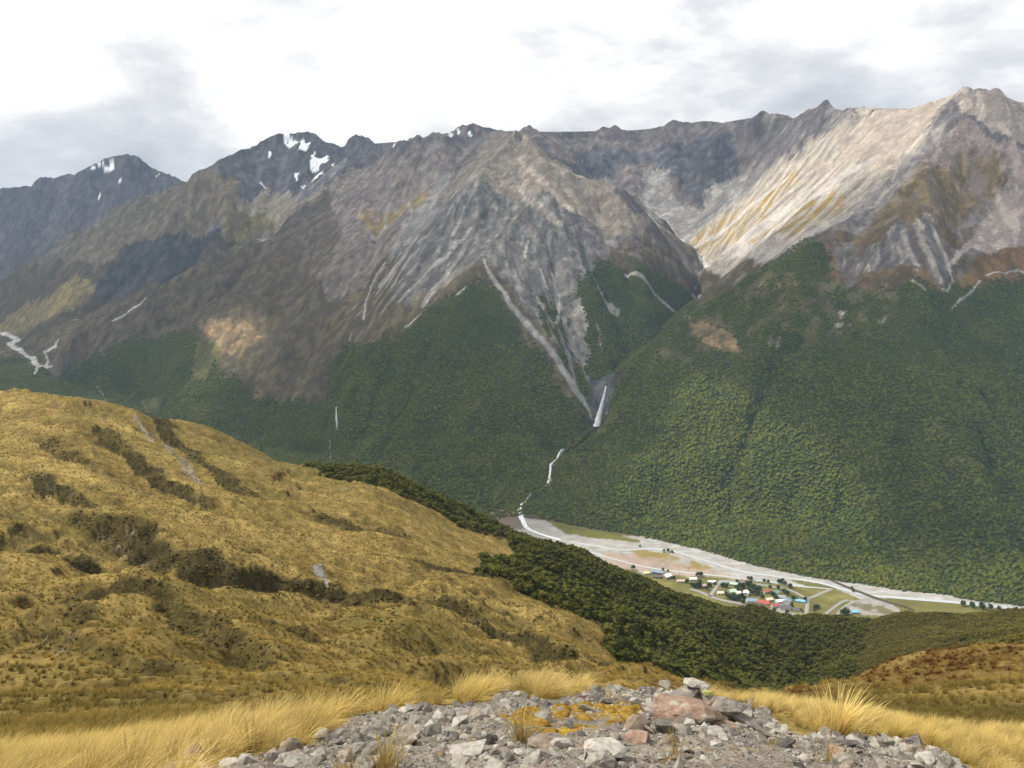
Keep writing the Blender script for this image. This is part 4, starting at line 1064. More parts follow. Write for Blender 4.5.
rest = np.ones(len(P), bool); rest[first] = False
hgt = rng.uniform(0.95, 1.25, len(P))
Pc = P.copy(); Pc[:, 2] += rr * 0.75
scatter('bush', Pc[rest], rotz[rest], np.stack([rr, rr, rr * hgt], 1)[rest], which[rest], BM, ('dense olive green beech bush on the slope below the tussock', 'bush'))
for i in first:
    t = bpy.data.objects.new('beech_tree', None); link(t)
    t.location = P[i]; t.rotation_euler.z = rotz[i]; t.scale = (rr[i], rr[i], rr[i] * hgt[i])
    left = P[i][0] / P[i][1] < 0.30
    if left: tag(t, 'bushy beech tree in the dark bush on the left side of the gully', 'tree', 'beech trees on the near side of the gully')
    else: tag(t, 'bushy beech tree in the brighter bush right of the gully', 'tree', 'beech trees on the far side of the gully')
    c = obj('crown', BM[which[i]], t); c.location = (0, 0, 0.75)
    obj('trunk', TM, t)

# ------------------------------------------------------------------ tussock grass
def tussock(seed, n, h, w, spread, lean, segs=3):
    r = np.random.default_rng(seed)
    Vs, Fs, b0 = [], [], 0
    for k in range(n):
        a = r.uniform(0, 6.28); rad = abs(r.normal(0, spread * 0.35))
        bx, by = rad * math.cos(a), rad * math.sin(a)
        out_ = np.array((math.cos(a), math.sin(a))) * r.uniform(0.15, 0.75) + np.array(lean) * r.uniform(0.5, 1.3)
        hh = h * r.uniform(0.55, 1.12); ww = w * r.uniform(0.7, 1.3)
        side = np.array((-math.sin(a + r.uniform(-1, 1)), math.cos(a + r.uniform(-1, 1))))
        for s_ in range(segs + 1):
            t = s_ / segs
            cx = bx + out_[0] * hh * t ** 2; cy_ = by + out_[1] * hh * t ** 2
            cz_ = hh * (t - 0.32 * t ** 2 * np.linalg.norm(out_))
            wd = ww * (1 - t) ** 0.6 * 0.5 if s_ < segs else 0.0
            if s_ < segs: Vs += [(cx - side[0] * wd, cy_ - side[1] * wd, cz_), (cx + side[0] * wd, cy_ + side[1] * wd, cz_)]
            else: Vs.append((cx, cy_, cz_))
        for s_ in range(segs - 1):
            q_ = b0 + 2 * s_
            Fs += [(q_, q_ + 1, q_ + 3), (q_, q_ + 3, q_ + 2)]
        q_ = b0 + 2 * (segs - 1); Fs.append((q_, q_ + 1, q_ + 2))
        b0 += 2 * segs + 1
    return np.array(Vs), np.array(Fs)
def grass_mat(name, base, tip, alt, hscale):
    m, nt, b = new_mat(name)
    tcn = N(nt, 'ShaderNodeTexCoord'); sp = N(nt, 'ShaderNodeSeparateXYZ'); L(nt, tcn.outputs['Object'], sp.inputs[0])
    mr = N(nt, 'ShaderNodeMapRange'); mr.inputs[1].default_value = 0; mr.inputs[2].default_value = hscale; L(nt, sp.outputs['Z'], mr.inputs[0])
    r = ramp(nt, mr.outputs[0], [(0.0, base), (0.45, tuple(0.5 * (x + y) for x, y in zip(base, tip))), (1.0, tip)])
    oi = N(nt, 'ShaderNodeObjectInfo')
    g = N(nt, 'ShaderNodeNewGeometry')
    x = noise(nt, g.outputs['Position'], 0.35, 4, 0.6)
    c = mix(nt, ramp(nt, x.outputs['Fac'], [(0.4, (0, 0, 0)), (0.65, (0.7, 0.7, 0.7))]).outputs[0], r.outputs[0], alt)
    c = hsv_like(nt, c, oi.outputs['Random'], 0.8, 1.2)
    xh = noise(nt, g.outputs['Position'], 60.0, 2, 0.5)
    c = hsv_like(nt, c, xh.outputs['Fac'], 0.75, 1.3)
    L(nt, c, b.inputs['Base Color'])
    b.inputs['Roughness'].default_value = 0.6
    tl = N(nt, 'ShaderNodeBsdfTranslucent'); L(nt, c, tl.inputs[0])
    ms = N(nt, 'ShaderNodeMixShader'); ms.inputs[0].default_value = 0.4
    L(nt, b.outputs[0], ms.inputs[1]); L(nt, tl.outputs[0], ms.inputs[2]); L(nt, ms.outputs[0], nt.nodes['Material Output'].inputs[0])
    return m
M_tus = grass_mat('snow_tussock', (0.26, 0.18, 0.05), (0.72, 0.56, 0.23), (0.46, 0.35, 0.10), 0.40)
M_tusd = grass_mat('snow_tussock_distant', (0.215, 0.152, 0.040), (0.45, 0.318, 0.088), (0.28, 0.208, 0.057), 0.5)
nt = M_tusd.node_tree
g = N(nt, 'ShaderNodeNewGeometry'); mp_ = N(nt, 'ShaderNodeMapping'); mp_.inputs['Rotation'].default_value = (0, 0, 0.477); mp_.inputs['Scale'].default_value = (0.022, 0.065, 0.03)
L(nt, g.outputs['Position'], mp_.inputs[0])
xx = noise(nt, mp_.outputs[0], 1.0, 6, 0.62)
for sk_ in ([l.to_socket for l in nt.links if l.to_socket.name in ('Base Color', 'Color') and l.to_node.type in ('BSDF_PRINCIPLED', 'BSDF_TRANSLUCENT')]):
    src = sk_.links[0].from_socket
    fm_ = ramp(nt, xx.outputs['Fac'], [(0.42, (0.85, 0.85, 0.85)), (0.58, (0, 0, 0))])
    L(nt, mix(nt, fm_.outputs[0], src, (0.115, 0.090, 0.028)), sk_)
M_shrub = leaf_mat('scrub', (0.026, 0.024, 0.009), (0.042, 0.034, 0.012), (0.085, 0.062, 0.020), 0.6)
M_red = grass_mat('dry_heath', (0.08, 0.040, 0.014), (0.17, 0.085, 0.025), (0.12, 0.07, 0.02), 0.5)
tm = (1 - BUSH) * (1 - np.clip(steepm, 0, 1)) * (1 - GRAV)
FRONT = (GY < 12.5) * ((PYB > 757 - 0.127 * PXB) | (PXB > 620))
dist_w = np.where(GY < 20, 7.0, 1.0) * np.where(GY < 45, 1.6, np.where(GY < 120, 0.9, np.interp(GY, [120, 250, 480], [0.55, 0.35, 0.12])))
P, ii, jj = pick(dist_w, tm * VIS * (1 - 0.8 * FUR) * (GY > 4.5) * (1 - FRONT) * (GY < 500) * (PXB > -40) * (PXB < 1064))
print('tussocks', len(P))
hh_ = rng.uniform(0.5, 0.95, len(P)) * np.where(P[:, 1] > 120, 1.15, 1) * (1 + 0.5 * q2[ii, jj]) * np.interp(P[:, 1], [5, 12, 30, 60], [0.22, 0.34, 0.6, 1.0])
isred = (HEATH[ii, jj] > 0.5) & (q2[ii, jj] + 0.5 * q1[ii, jj] > -0.1)
wh = np.where(isred, 3, rng.integers(0, 3, len(P)))
TD = [mesh_of('tussock', tussock(40 + k, 48, 0.7, 0.05, 0.5, (0.55, -0.25), 2), M_tusd) for k in range(3)]
TD.append(mesh_of('heath', tussock(49, 40, 0.5, 0.06, 0.45, (0.0, 0.0), 2), M_red))
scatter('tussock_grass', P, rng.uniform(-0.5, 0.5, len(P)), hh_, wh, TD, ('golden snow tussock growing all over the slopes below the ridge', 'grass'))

P, ii, jj = pick(np.where(GY < 120, 1.6, 0.6), (steepm > 0.5) * (q2 + q1 > -0.2) * VIS * (GY > 20) * (GY < 620) * (1 - BUSH))
v, f = ICO1
SH = [mesh_of('shrub', (v * (1 + 0.5 * p3(v, 2.0, 70 + k))[:, None], f), M_shrub) for k in range(3)]
sz = rng.uniform(0.12, 0.5, len(P)) * np.clip(P[:, 1] / 150, 0.4, 1.3)
scatter('shrubs', P, rng.uniform(0, 6.28, len(P)), np.stack([sz, sz, sz * 0.6], 1), rng.integers(0, 3, len(P)), SH, ('low dark scrub on the steep gully banks', 'shrubs'))
# foreground tussocks
P, ii, jj = pick(np.where(GY < 12.5, np.where(GX < 0.4, 34.0, 16.0), 0), tm * VIS * FRONT * (PXB > -25) * (PXB < 1050) * (GY > 3.6))
px_, py_ = project(P[:, 0], P[:, 1], P[:, 2])
print('front tussocks', len(P))
order = np.argsort(P[:, 1])
TN = [mesh_of('tussock', tussock(60 + k, 110, 0.42, 0.0060, 0.17, (0.55, 0.10), 4), M_tus) for k in range(5)]
hh_ = rng.uniform(0.5, 0.95, len(P)) * np.where(P[:, 0] > 0.4, 0.62, 0.8)
wh = rng.integers(0, 5, len(P)); rz = rng.uniform(-0.6, 0.6, len(P))
infr = order[(px_[order] > -5) & (px_[order] < 1029) & (py_[order] < 790)]
first = infr[:300]
rest = np.ones(len(P), bool); rest[first] = False
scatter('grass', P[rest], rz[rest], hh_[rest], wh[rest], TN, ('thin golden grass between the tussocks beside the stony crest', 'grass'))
def place_tussock(x, y, s_, rz_, me, label, group=None, dz=-0.02):
    o = obj('snow_tussock', me); o.location = (x, y, float(ground_z(x, y)) + dz); o.scale = (s_,) * 3; o.rotation_euler.z = rz_
    return tag(o, label, 'tussock', group)
for i in first:
    if P[i][0] < 0.4: lab, grp = 'windblown golden tussock clump in the grass strip left of the stones', 'tussocks left of the stony crest'
    else: lab, grp = 'golden tussock clump on the grassy slope right of the stones', 'tussocks right of the stony crest'
    place_tussock(P[i][0], P[i][1], hh_[i], rz[i], TN[wh[i]], lab, grp)
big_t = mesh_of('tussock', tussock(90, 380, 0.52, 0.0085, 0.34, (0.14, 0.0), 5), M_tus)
x, y = hit(838, 737)
place_tussock(x, y, 0.85, 0, big_t, 'tall spiky tussock with long pale blades standing on the edge of the stones at right', None)
small_t = mesh_of('tussock', tussock(91, 90, 0.24, 0.007, 0.16, (0.05, 0.0), 4), M_tus)
for (a_, b_, s_, l_) in ((520,742,1.0,'short upright tussock among the stones under the moss patch'), (128,775,1.3,'short spiky green and yellow tussock at the bottom left edge'),
                         (385,775,1.1,'sparse reddish tussock on the bottom edge among the stones'), (250,752,1.1,'small tussock beside the pale stones at the left end of the stony crest'), (755,712,0.8,'low tussock behind the brown rock outcrop')):
    x, y = hit(a_, b_)
    place_tussock(x, y, s_, 0.3, small_t, l_)

P, ii, jj = pick(5.0, (GRAV > 0.5) * (g1 > 0.12) * (GY > 3.4) * (GY < 9.5) * (PXB > -20) * (PXB < 1044))
TS = [mesh_of('tuft', tussock(120 + k, 26, 0.13, 0.004, 0.10, (0.15, 0.0), 3), M_tus) for k in range(3)]
scatter('grass_tufts', P, rng.uniform(0, 6.28, len(P)), rng.uniform(0.5, 1.2, len(P)), rng.integers(0, 3, len(P)), TS, ('small dry grass tufts rooted in the gravel of the crest', 'grass'))
# ------------------------------------------------------------------ stones of the crest
def rock_mesh(seed, jag=0.10, stretch=(1, 0.8, 0.6)):
    r = np.random.default_rng(seed)
    bm = bmesh.new()
    for k in range(12):
        v = r.normal(size=3); v /= np.linalg.norm(v); v *= np.array(stretch) * r.uniform(0.75, 1.1)
        bm.verts.new(v)
    res = bmesh.ops.convex_hull(bm, input=bm.verts)
    bmesh.ops.delete(bm, geom=[g for g in res['geom_interior'] if isinstance(g, bmesh.types.BMVert)], context='VERTS')
    bmesh.ops.bevel(bm, geom=list(bm.edges), offset=0.025, segments=1, affect='EDGES', profile=0.5)
    bmesh.ops.subdivide_edges(bm, edges=[e for e in bm.edges if e.calc_length() > 0.25], cuts=2, use_grid_fill=True)
    bmesh.ops.triangulate(bm, faces=bm.faces)
    v = np.array([w.co[:] for w in bm.verts]); f = np.array([[w.index for w in p.verts] for p in bm.faces]); bm.free()
    v = v + v * (jag * p3(v, 2.5, seed) + jag * 0.5 * p3(v, 7, seed + 3))[:, None]
    return v, f
def rock_mat(name, cols, lichen=0.25):
    m, nt, b = new_mat(name)
    oi = N(nt, 'ShaderNodeObjectInfo'); g = N(nt, 'ShaderNodeNewGeometry')
    r = ramp(nt, oi.outputs['Random'], [(k / (len(cols) - 1), c) for k, c in enumerate(cols)])
    x = noise(nt, g.outputs['Position'], 22, 8, 0.68); x2 = noise(nt, g.outputs['Position'], 70, 6, 0.6); x3 = noise(nt, g.outputs['Position'], 9, 5, 0.6)
    c = hsv_like(nt, r.outputs[0], x.outputs['Fac'], 0.55, 1.45)
    lm = ramp(nt, x3.outputs['Fac'], [(0.56, (0, 0, 0)), (0.62, (lichen * 2,) * 3)])
    c = mix(nt, lm.outputs[0], c, (0.33, 0.32, 0.26))
    lm = ramp(nt, x2.outputs['Fac'], [(0.60, (0, 0, 0)), (0.66, (0.5,) * 3)])
    c = mix(nt, lm.outputs[0], c, (0.05, 0.05, 0.045))
    L(nt, c, b.inputs['Base Color'])
    bp = N(nt, 'ShaderNodeBump'); bp.inputs['Strength'].default_value = 0.8; bp.inputs['Distance'].default_value = 0.012
    L(nt, x.outputs['Fac'], bp.inputs['Height']); L(nt, bp.outputs[0], b.inputs['Normal'])
    return m
M_rock = rock_mat('greywacke', [(0.10, 0.094, 0.086), (0.19, 0.175, 0.155), (0.33, 0.31, 0.28), (0.165, 0.15, 0.13), (0.20, 0.155, 0.12), (0.26, 0.24, 0.21), (0.075, 0.07, 0.065), (0.21, 0.195, 0.175)])
M_pale = rock_mat('pale_stone', [(0.29, 0.27, 0.24), (0.34, 0.315, 0.28)])
M_brown = rock_mat('brown_rock', [(0.25, 0.17, 0.13), (0.22, 0.155, 0.12)], 0.35)
M_slab = rock_mat('grey_slab', [(0.17, 0.155, 0.135), (0.21, 0.19, 0.165)], 0.35)
RK = [mesh_of('rock', rock_mesh(k, 0.12, st), M_rock) for k, st in enumerate([(1, .8, .55), (1, .6, .5), (1, .9, .35), (.9, .8, .7), (1, .7, .3), (1, .5, .45), (.95, .85, .5), (1, .75, .6)])]
gmask = (GRAV > 0.5) * (1 - 0.8 * (moss > 0.5)) * (g1 * 0.9 + 0.75).clip(0.25, 1.2)
P, ii, jj = pick(1500.0, gmask * (GY > 3.4) * (GY < 9) * (PXB > -20) * (PXB < 1044))
sz = 0.0075 * np.exp(rng.exponential(0.52, len(P))); sz = np.minimum(sz, 0.10)
print('stones', len(P))
rot = rng.uniform(0, 6.28, (len(P), 3)); rot[:, :2] = rng.normal(0, 0.35, (len(P), 2))
wh = rng.integers(0, len(RK), len(P))
px_, py_ = project(P[:, 0], P[:, 1], P[:, 2])
ok = (px_ > 0) & (px_ < 1024) & (py_ < 768)
first = np.argsort(-(sz / P[:, 1] * ok))[:300]
rest = np.ones(len(P), bool); rest[first] = False
scatter('gravel', P[rest], rot[rest], sz[rest], wh[rest], RK, ('loose grey broken gravel covering the crest', 'gravel'))
for i in first:
    o = obj('rock', RK[wh[i]]); o.location = (P[i][0], P[i][1], P[i][2] + sz[i] * 0.15); o.rotation_euler = rot[i]; o.scale = (sz[i],) * 3
    if px_[i] < 560: tag(o, 'angular grey stone lying in the gravel left of the brown outcrop', 'rock', 'stones in the gravel left of the outcrop')
    else: tag(o, 'angular grey stone lying in the gravel below or right of the brown outcrop', 'rock', 'stones in the gravel around the outcrop')
BIGR = [(651,694,0.075,(1,.9,1.0),'upright grey boulder standing alone behind the moss, left of the brown outcrop',M_rock),
 (715,735,0.085,(1.1,.8,.55),'pale flat topped block in front of the brown outcrop',M_pale),
 (665,732,0.085,(1,.8,.9),'grey angular block leaning on the left foot of the brown outcrop',M_rock),
 (600,752,0.14,(1.3,.8,.45),'broad pale slanting slab on the stones at the bottom centre',M_pale),
 (635,730,0.10,(1.1,.8,.8),'peaked grey and rusty stone left of the outcrop foot',M_rock),
 (640,742,0.10,(1.2,.8,.6),'brownish squat stone below the peaked grey stone',M_brown),
 (690,726,0.06,(1,.8,.8),'small white stone in the dark gap under the outcrop',M_pale),
 (605,702,0.07,(1.2,.7,.6),'dark and white cracked stone at the back of the moss patch',M_rock),
 (635,706,0.07,(1.2,.7,.7),'white edged stone between moss and outcrop',M_pale),
 (470,752,0.12,(1.3,.8,.4),'flat pale grey slab in the gravel under the short tussock',M_pale),
 (545,748,0.10,(1.2,.8,.5),'dark grey slab right of the short tussock',M_rock),
 (405,714,0.06,(1.3,.8,.5),'bluish white stone at the top edge of the gravel',M_pale),
 (378,738,0.09,(1.2,.9,.5),'grey block in the gravel at the left of centre',M_rock),
 (196,764,0.11,(1.0,.8,.8),'two toned brown and white boulder at the bottom left of the stones',M_brown),
 (175,772,0.10,(1.3,.8,.5),'white stone against the brown boulder at the bottom left',M_pale),
 (12,768,0.10,(1.4,.8,.5),'grey stone half buried in grass at the bottom left corner',M_rock),
 (288,716,0.07,(1.5,.8,.5),'grey stone lying alone in the golden grass left of the gravel',M_pale),
 (478,686,0.20,(1.4,.8,.5),'pale wedge shaped stone behind the grass in the centre left',M_pale),
 (855,742,0.11,(1.4,.8,.5),'flat grey stone at the foot of the tall spiky tussock',M_rock),
 (888,746,0.11,(1.0,.8,.8),'pale grey boulder right of the tall tussock',M_pale),
 (915,745,0.10,(1.1,.8,.7),'brown grey boulder on the right end of the stones',M_rock),
 (912,758,0.09,(.8,.7,.9),'grey brown stone below the brown grey boulder',M_rock),
 (835,756,0.10,(1.3,.8,.5),'brown slab at the bottom right among the gravel',M_brown),
 (780,745,0.08,(1.2,.8,.6),'grey stone on the slope right of the outcrop',M_rock),
 (560,703,0.055,(1.6,.6,.5),'black and grey splintered stone at the back left of the moss',M_rock)]
for k, (a_, b_, s_, st, lab, mt) in enumerate(BIGR):
    x, y = hit(a_, b_)
    me = mesh_of('rock', rock_mesh(200 + k, 0.12, st), mt)
    o = obj('boulder', me); o.location = (x, y, float(ground_z(x, y)) + s_ * st[2] * 0.45); o.scale = (s_,) * 3; o.rotation_euler.z = random.uniform(0, 0.8)
    tag(o, lab, 'rock')
# the outcrop
ox, oy = hit(690, 722)
oz = float(ground_z(ox, oy))
oc = bpy.data.objects.new('rock_outcrop', None); link(oc); oc.location = (ox, oy, oz)
tag(oc, 'jagged brown and grey rock outcrop with green lichen, the highest rock of the crest', 'outcrop')
def block(name, seed, loc, st, s_, mt, rz_=0, ry=0, label=None):
    me = mesh_of(name, rock_mesh(seed, 0.13, st), mt)
    o = obj(name, me, oc); o.location = loc; o.scale = (s_,) * 3; o.rotation_euler = (0, ry, rz_)
    if label: o['label'] = label
    return o
block('block', 311, (-0.04, 0.10, 0.00), (1.5, .9, .62), 0.27, M_brown, 0.1, -0.12, 'brown main block')
block('block', 312, (0.12, 0.12, 0.03), (1.3, .9, .75), 0.19, M_brown, 0.9, 0.1, 'brown upper block')
block('block', 313, (-0.26, 0.04, -0.04), (1.2, .8, .5), 0.13, M_brown, 0.3, -0.2)
block('block', 314, (0.02, 0.22, 0.085), (1.7, .9, .38), 0.13, M_slab, 0.0, -0.05)
block('block', 315, (-0.13, 0.28, 0.13), (1.0, .9, .8), 0.055, M_slab, 0.4, -0.1)
block('block', 321, (0.09, 0.27, 0.14), (1.2, .9, .5), 0.09, M_pale, 0.4, 0.2)
block('block', 322, (0.17, 0.24, 0.10), (1.1, .9, .6), 0.10, M_slab, 0.4, 0.3)
block('block', 316, (0.30, 0.16, 0.02), (1.2, .9, .6), 0.16, M_slab, 0.2, 0.35, 'dark cracked slab on the right side')
block('block', 317, (0.42, 0.10, -0.08), (1.4, .8, .45), 0.15, M_slab, -0.2, 0.35)
block('block', 318, (0.25, -0.02, -0.05), (1.4, .7, .4), 0.14, M_brown, -0.2, 0.2)
block('block', 320, (-0.08, -0.04, -0.06), (1.2, .8, .8), 0.09, M_slab, 0.7, 0.25)
block('block', 323, (0.36, 0.02, -0.08), (1.2, .8, .6), 0.10, M_slab, 0.7, 0.3)
block('block', 324, (0.10, -0.06, -0.05), (1.2, .8, .6), 0.08, M_slab, 0.2, 0.1)
li, nt, b = new_mat('lichen'); b.inputs['Base Color'].default_value = (0.27, 0.29, 0.10, 1)
block('lichen', 308, (0.16, 0.17, 0.125), (1.3, .7, .6), 0.05, li, 0.3)
# moss cushions
M_moss, nt, b = new_mat('moss')
g = N(nt, 'ShaderNodeNewGeometry'); x = noise(nt, g.outputs['Position'], 18, 6, 0.65)
L(nt, ramp(nt, x.outputs['Fac'], [(0.35, (0.10, 0.055, 0.012)), (0.5, (0.17, 0.10, 0.02)), (0.68, (0.28, 0.20, 0.05))]).outputs[0], b.inputs['Base Color'])
MC = []
for k in range(3):
    v, f = ICO3
    v = v * (1 + 0.25 * p3(v, 2.2, k) + 0.22 * p3(v, 8, k + 4))[:, None] * np.array((1, .8, .32))
    MC.append(mesh_of('cushion', (v, f), M_moss, True))
P, ii, jj = pick(45.0, (moss > 0.5) * (GY < 9.5))
scatter('moss', P, rng.uniform(0, 6.28, len(P)), rng.uniform(0.03, 0.08, len(P)), rng.integers(0, 3, len(P)), MC, ('orange and yellow moss spread between the stones', 'moss'))

# ------------------------------------------------------------------ waterfalls and streams
M_water, nt, b = new_mat('white_water')
g = N(nt, 'ShaderNodeNewGeometry'); x = noise(nt, g.outputs['Position'], 0.15, 6, 0.6)
L(nt, ramp(nt, x.outputs['Fac'], [(0.35, (0.55, 0.57, 0.60)), (0.6, (0.85, 0.86, 0.88))]).outputs[0], b.inputs['Base Color'])
M_strm, nt, b = new_mat('stream_water'); b.inputs['Base Color'].default_value = (0.42, 0.45, 0.46, 1); b.inputs['Roughness'].default_value = 0.25
def fall(name, pts, label, dmin, forward=6.0):
    P3 = []
    Ds = [hit(a_, b_, dmin)[1] for a_, b_, w in pts]
    D0 = min(Ds)
    V_, F_ = [], []
    for i, (a_, b_, w) in enumerate(pts):
        dd = min(Ds[i], Ds[-1] + (len(pts) - 1 - i) * 3) - forward
        x, y, z = at(a_, b_, dd); r = w * 1.0 * dd / F
        for k in range(9):
            w_ = math.pi * k / 8
            V_.append((x + math.cos(w_) * r * (1 + 0.2 * math.sin(i * 2.3 + k * 4)), y - math.sin(w_) * r * 0.7, z))
        V_.append((x, y + r * 0.3, z))
    n = 10
    for i in range(len(pts) - 1):
        for k in range(n): F_.append((i * n + k, i * n + (k + 1) % n, (i + 1) * n + (k + 1) % n, (i + 1) * n + k))
    o = obj(name, mesh_of(name, (np.array(V_), np.array(F_)), M_water, True))
    return tag(o, label, 'waterfall', kind='structure')
fall('waterfall', [(606,386,0.7),(605,391,0.9),(604,396,1.1),(602.5,402,1.5),(601,408,2.0),(599.5,414,2.5),(598.5,419,3.0),(597.5,423,3.4),(596.5,426,3.6)], 'tall white waterfall dropping into the forested gorge', 2100)
fall('waterfall', [(336,407,0.4),(336.3,412,0.6),(336.6,418,0.8),(337,424,0.7),(337.5,430,0.5)], 'thin white waterfall in the gully left of the big forested face', 2400, 15)
def ribbon(name, pts, mt, label, cat, dmin=1200, lift=0.35, sub=6, kind='structure', zf=None):
    """pts: (px, py, half width in metres)"""
    W_ = [(*hit(a_, b_, dmin), w) for a_, b_, w in pts]
    Q = []
    for i in range(len(W_) - 1):
        for s_ in range(sub):
            t = s_ / sub
            p0 = W_[max(i - 1, 0)]; p1 = W_[i]; p2 = W_[i + 1]; p3_ = W_[min(i + 2, len(W_) - 1)]
            Q.append([0.5 * (2 * p1[c] + (p2[c] - p0[c]) * t + (2 * p0[c] - 5 * p1[c] + 4 * p2[c] - p3_[c]) * t * t + (3 * p1[c] - p0[c] - 3 * p2[c] + p3_[c]) * t ** 3) for c in range(3)])
    Q.append(list(W_[-1])); Q = np.array(Q)
    T = np.gradient(Q[:, :2], axis=0); T /= np.linalg.norm(T, axis=1)[:, None] + 1e-9
    Nn = np.stack([-T[:, 1], T[:, 0]], 1)
    A_ = Q[:, :2] + Nn * Q[:, 2:3]; B_ = Q[:, :2] - Nn * Q[:, 2:3]
    za = ground_z(A_[:, 0], A_[:, 1]) + lift; zb = ground_z(B_[:, 0], B_[:, 1]) + lift; zc_ = ground_z(Q[:, 0], Q[:, 1]) + lift
    V_ = np.concatenate([np.c_[A_, za], np.c_[Q[:, :2], np.maximum(zc_, (za + zb) / 2)], np.c_[B_, zb]])
    n = len(Q); F_ = []
    for i in range(n - 1):
        F_ += [(i, i + 1, n + i + 1, n + i), (n + i, n + i + 1, 2 * n + i + 1, 2 * n + i)]
    o = obj(name, mesh_of(name, (V_, np.array(F_)), mt, True))
    return tag(o, label, cat, kind=kind)
ribbon('stream', [(562,450,1.5),(556,457,2),(551,464,2.4),(550,472,2.6),(548,480,2.4),(545,485,1.5)], M_water, 'white stream in the gorge below the waterfall', 'stream', 1900, 2.5)
ribbon('stream', [(521,503,4),(520,508,5),(520,514,6),(523,521,6),(527,528,5),(540,534,4),(560,540,4)], M_water, 'white stream running out over the grey fan into the riverbed', 'stream', 1700, 0.6)
ribbon('river', [(560,540,2),(590,545,4),(620,550,3),(660,549,4),(700,559,3),(740,571,4),(780,577,3),(820,583,4),(860,594,4),(900,598,5),(950,602,5),(1000,607,4),(1040,611,4)], M_strm, 'braided river channel in the shingle bed', 'river', 1300, 0.3)
ribbon('river', [(590,552,3),(640,566,2.5),(690,573,3),(740,578,2.5),(790,585,3),(830,589,2)], M_strm, 'thin side channel on the near side of the shingle bed', 'river', 1300, 0.3)

# ------------------------------------------------------------------ village
M_road, nt, b = new_mat('road_surface'); b.inputs['Base Color'].default_value = (0.27, 0.26, 0.245, 1)
M_bankd, nt, b = new_mat('dark_gravel'); b.inputs['Base Color'].default_value = (0.085, 0.07, 0.055, 1)
RD = [([(690,589),(700,592),(710,596.5),(723,600.5),(741,604),(758.5,608),(777.6,611),(790,614),(806,615.7)], 4.5, 'pale main road along the foot of the bush past the houses'),
      ([(710,596.5),(715,589),(720.5,581.5),(728,581),(744.6,582.7),(771,586.5),(791.5,591),(807.5,598),(822,593),(832,589)], 3.6, 'back street looping round the river side of the village'),
      ([(807.5,598),(807,607),(806,615.7)], 3.6, 'short street closing the loop at the right end of the village'),
      ([(822,617),(832,609),(841,602.6),(848,600)], 3, 'pale track leading from the village to the river'),
      ([(836,617),(842,609),(852,603),(866,599)], 2.8, 'curved track at the edge of the shingle yard')]
for pts, w, lab in RD:
    ribbon('road', [(a_, b_, w) for a_, b_ in pts], M_road, lab, 'road', 1100, 0.5)
ribbon('embankment', [(831,580.5,2.5),(850,588.5,4),(872,597,4.5),(890,603,3.5),(905,607,3),(914,611,2.5)], M_bankd, 'dark stopbank crossing the riverbed', 'bank', 1100, 1.2)
ribbon('yard', [(779,603,5),(781,607,9),(784,612,9),(790,614,5)], M_road, 'pale gravel yard between the dark roofed buildings', 'yard', 1100, 0.42)
def flat_mat(name, c):
    m, nt, b = new_mat(name); b.inputs['Roughness'].default_value = 0.6
    g = N(nt, 'ShaderNodeNewGeometry'); x = noise(nt, g.outputs['Position'], 0.6, 4, 0.6)
    rgb = N(nt, 'ShaderNodeRGB'); rgb.outputs[0].default_value = c + (1,)
    L(nt, hsv_like(nt, rgb.outputs[0], x.outputs['Fac'], 0.88, 1.12), b.inputs['Base Color']); return m
RC = {'red': (0.40, 0.11, 0.09), 'rusty red': (0.36, 0.11, 0.09), 'grey': (0.30, 0.31, 0.33), 'dark grey': (0.12, 0.125, 0.135), 'blue grey': (0.22, 0.29, 0.36), 'pale green': (0.42, 0.55, 0.42), 'white': (0.72, 0.72, 0.70), 'cream': (0.55, 0.50, 0.40), 'blue': (0.18, 0.45, 0.65), 'teal': (0.16, 0.26, 0.24), 'yellow': (0.65, 0.58, 0.25), 'pinkish': (0.50, 0.36, 0.33)}
RM_ = {k: flat_mat('roof_' + k.replace(' ', '_'), v) for k, v in RC.items()}
WM_ = [flat_mat('wall_paint', c) for c in ((0.55, 0.52, 0.47), (0.30, 0.22, 0.16), (0.45, 0.46, 0.45))]
M_glass, nt, b = new_mat('window_glass'); b.inputs['Base Color'].default_value = (0.03, 0.035, 0.04, 1); b.inputs['Roughness'].default_value = 0.15
def boxv(x0, x1, y0, y1, z0, z1):
    v = np.array([(x, y, z) for z in (z0, z1) for x, y in ((x0, y0), (x1, y0), (x1, y1), (x0, y1))], float)
    return v, np.array([(0, 3, 2, 1), (4, 5, 6, 7), (0, 1, 5, 4), (1, 2, 6, 5), (2, 3, 7, 6), (3, 0, 4, 7)])
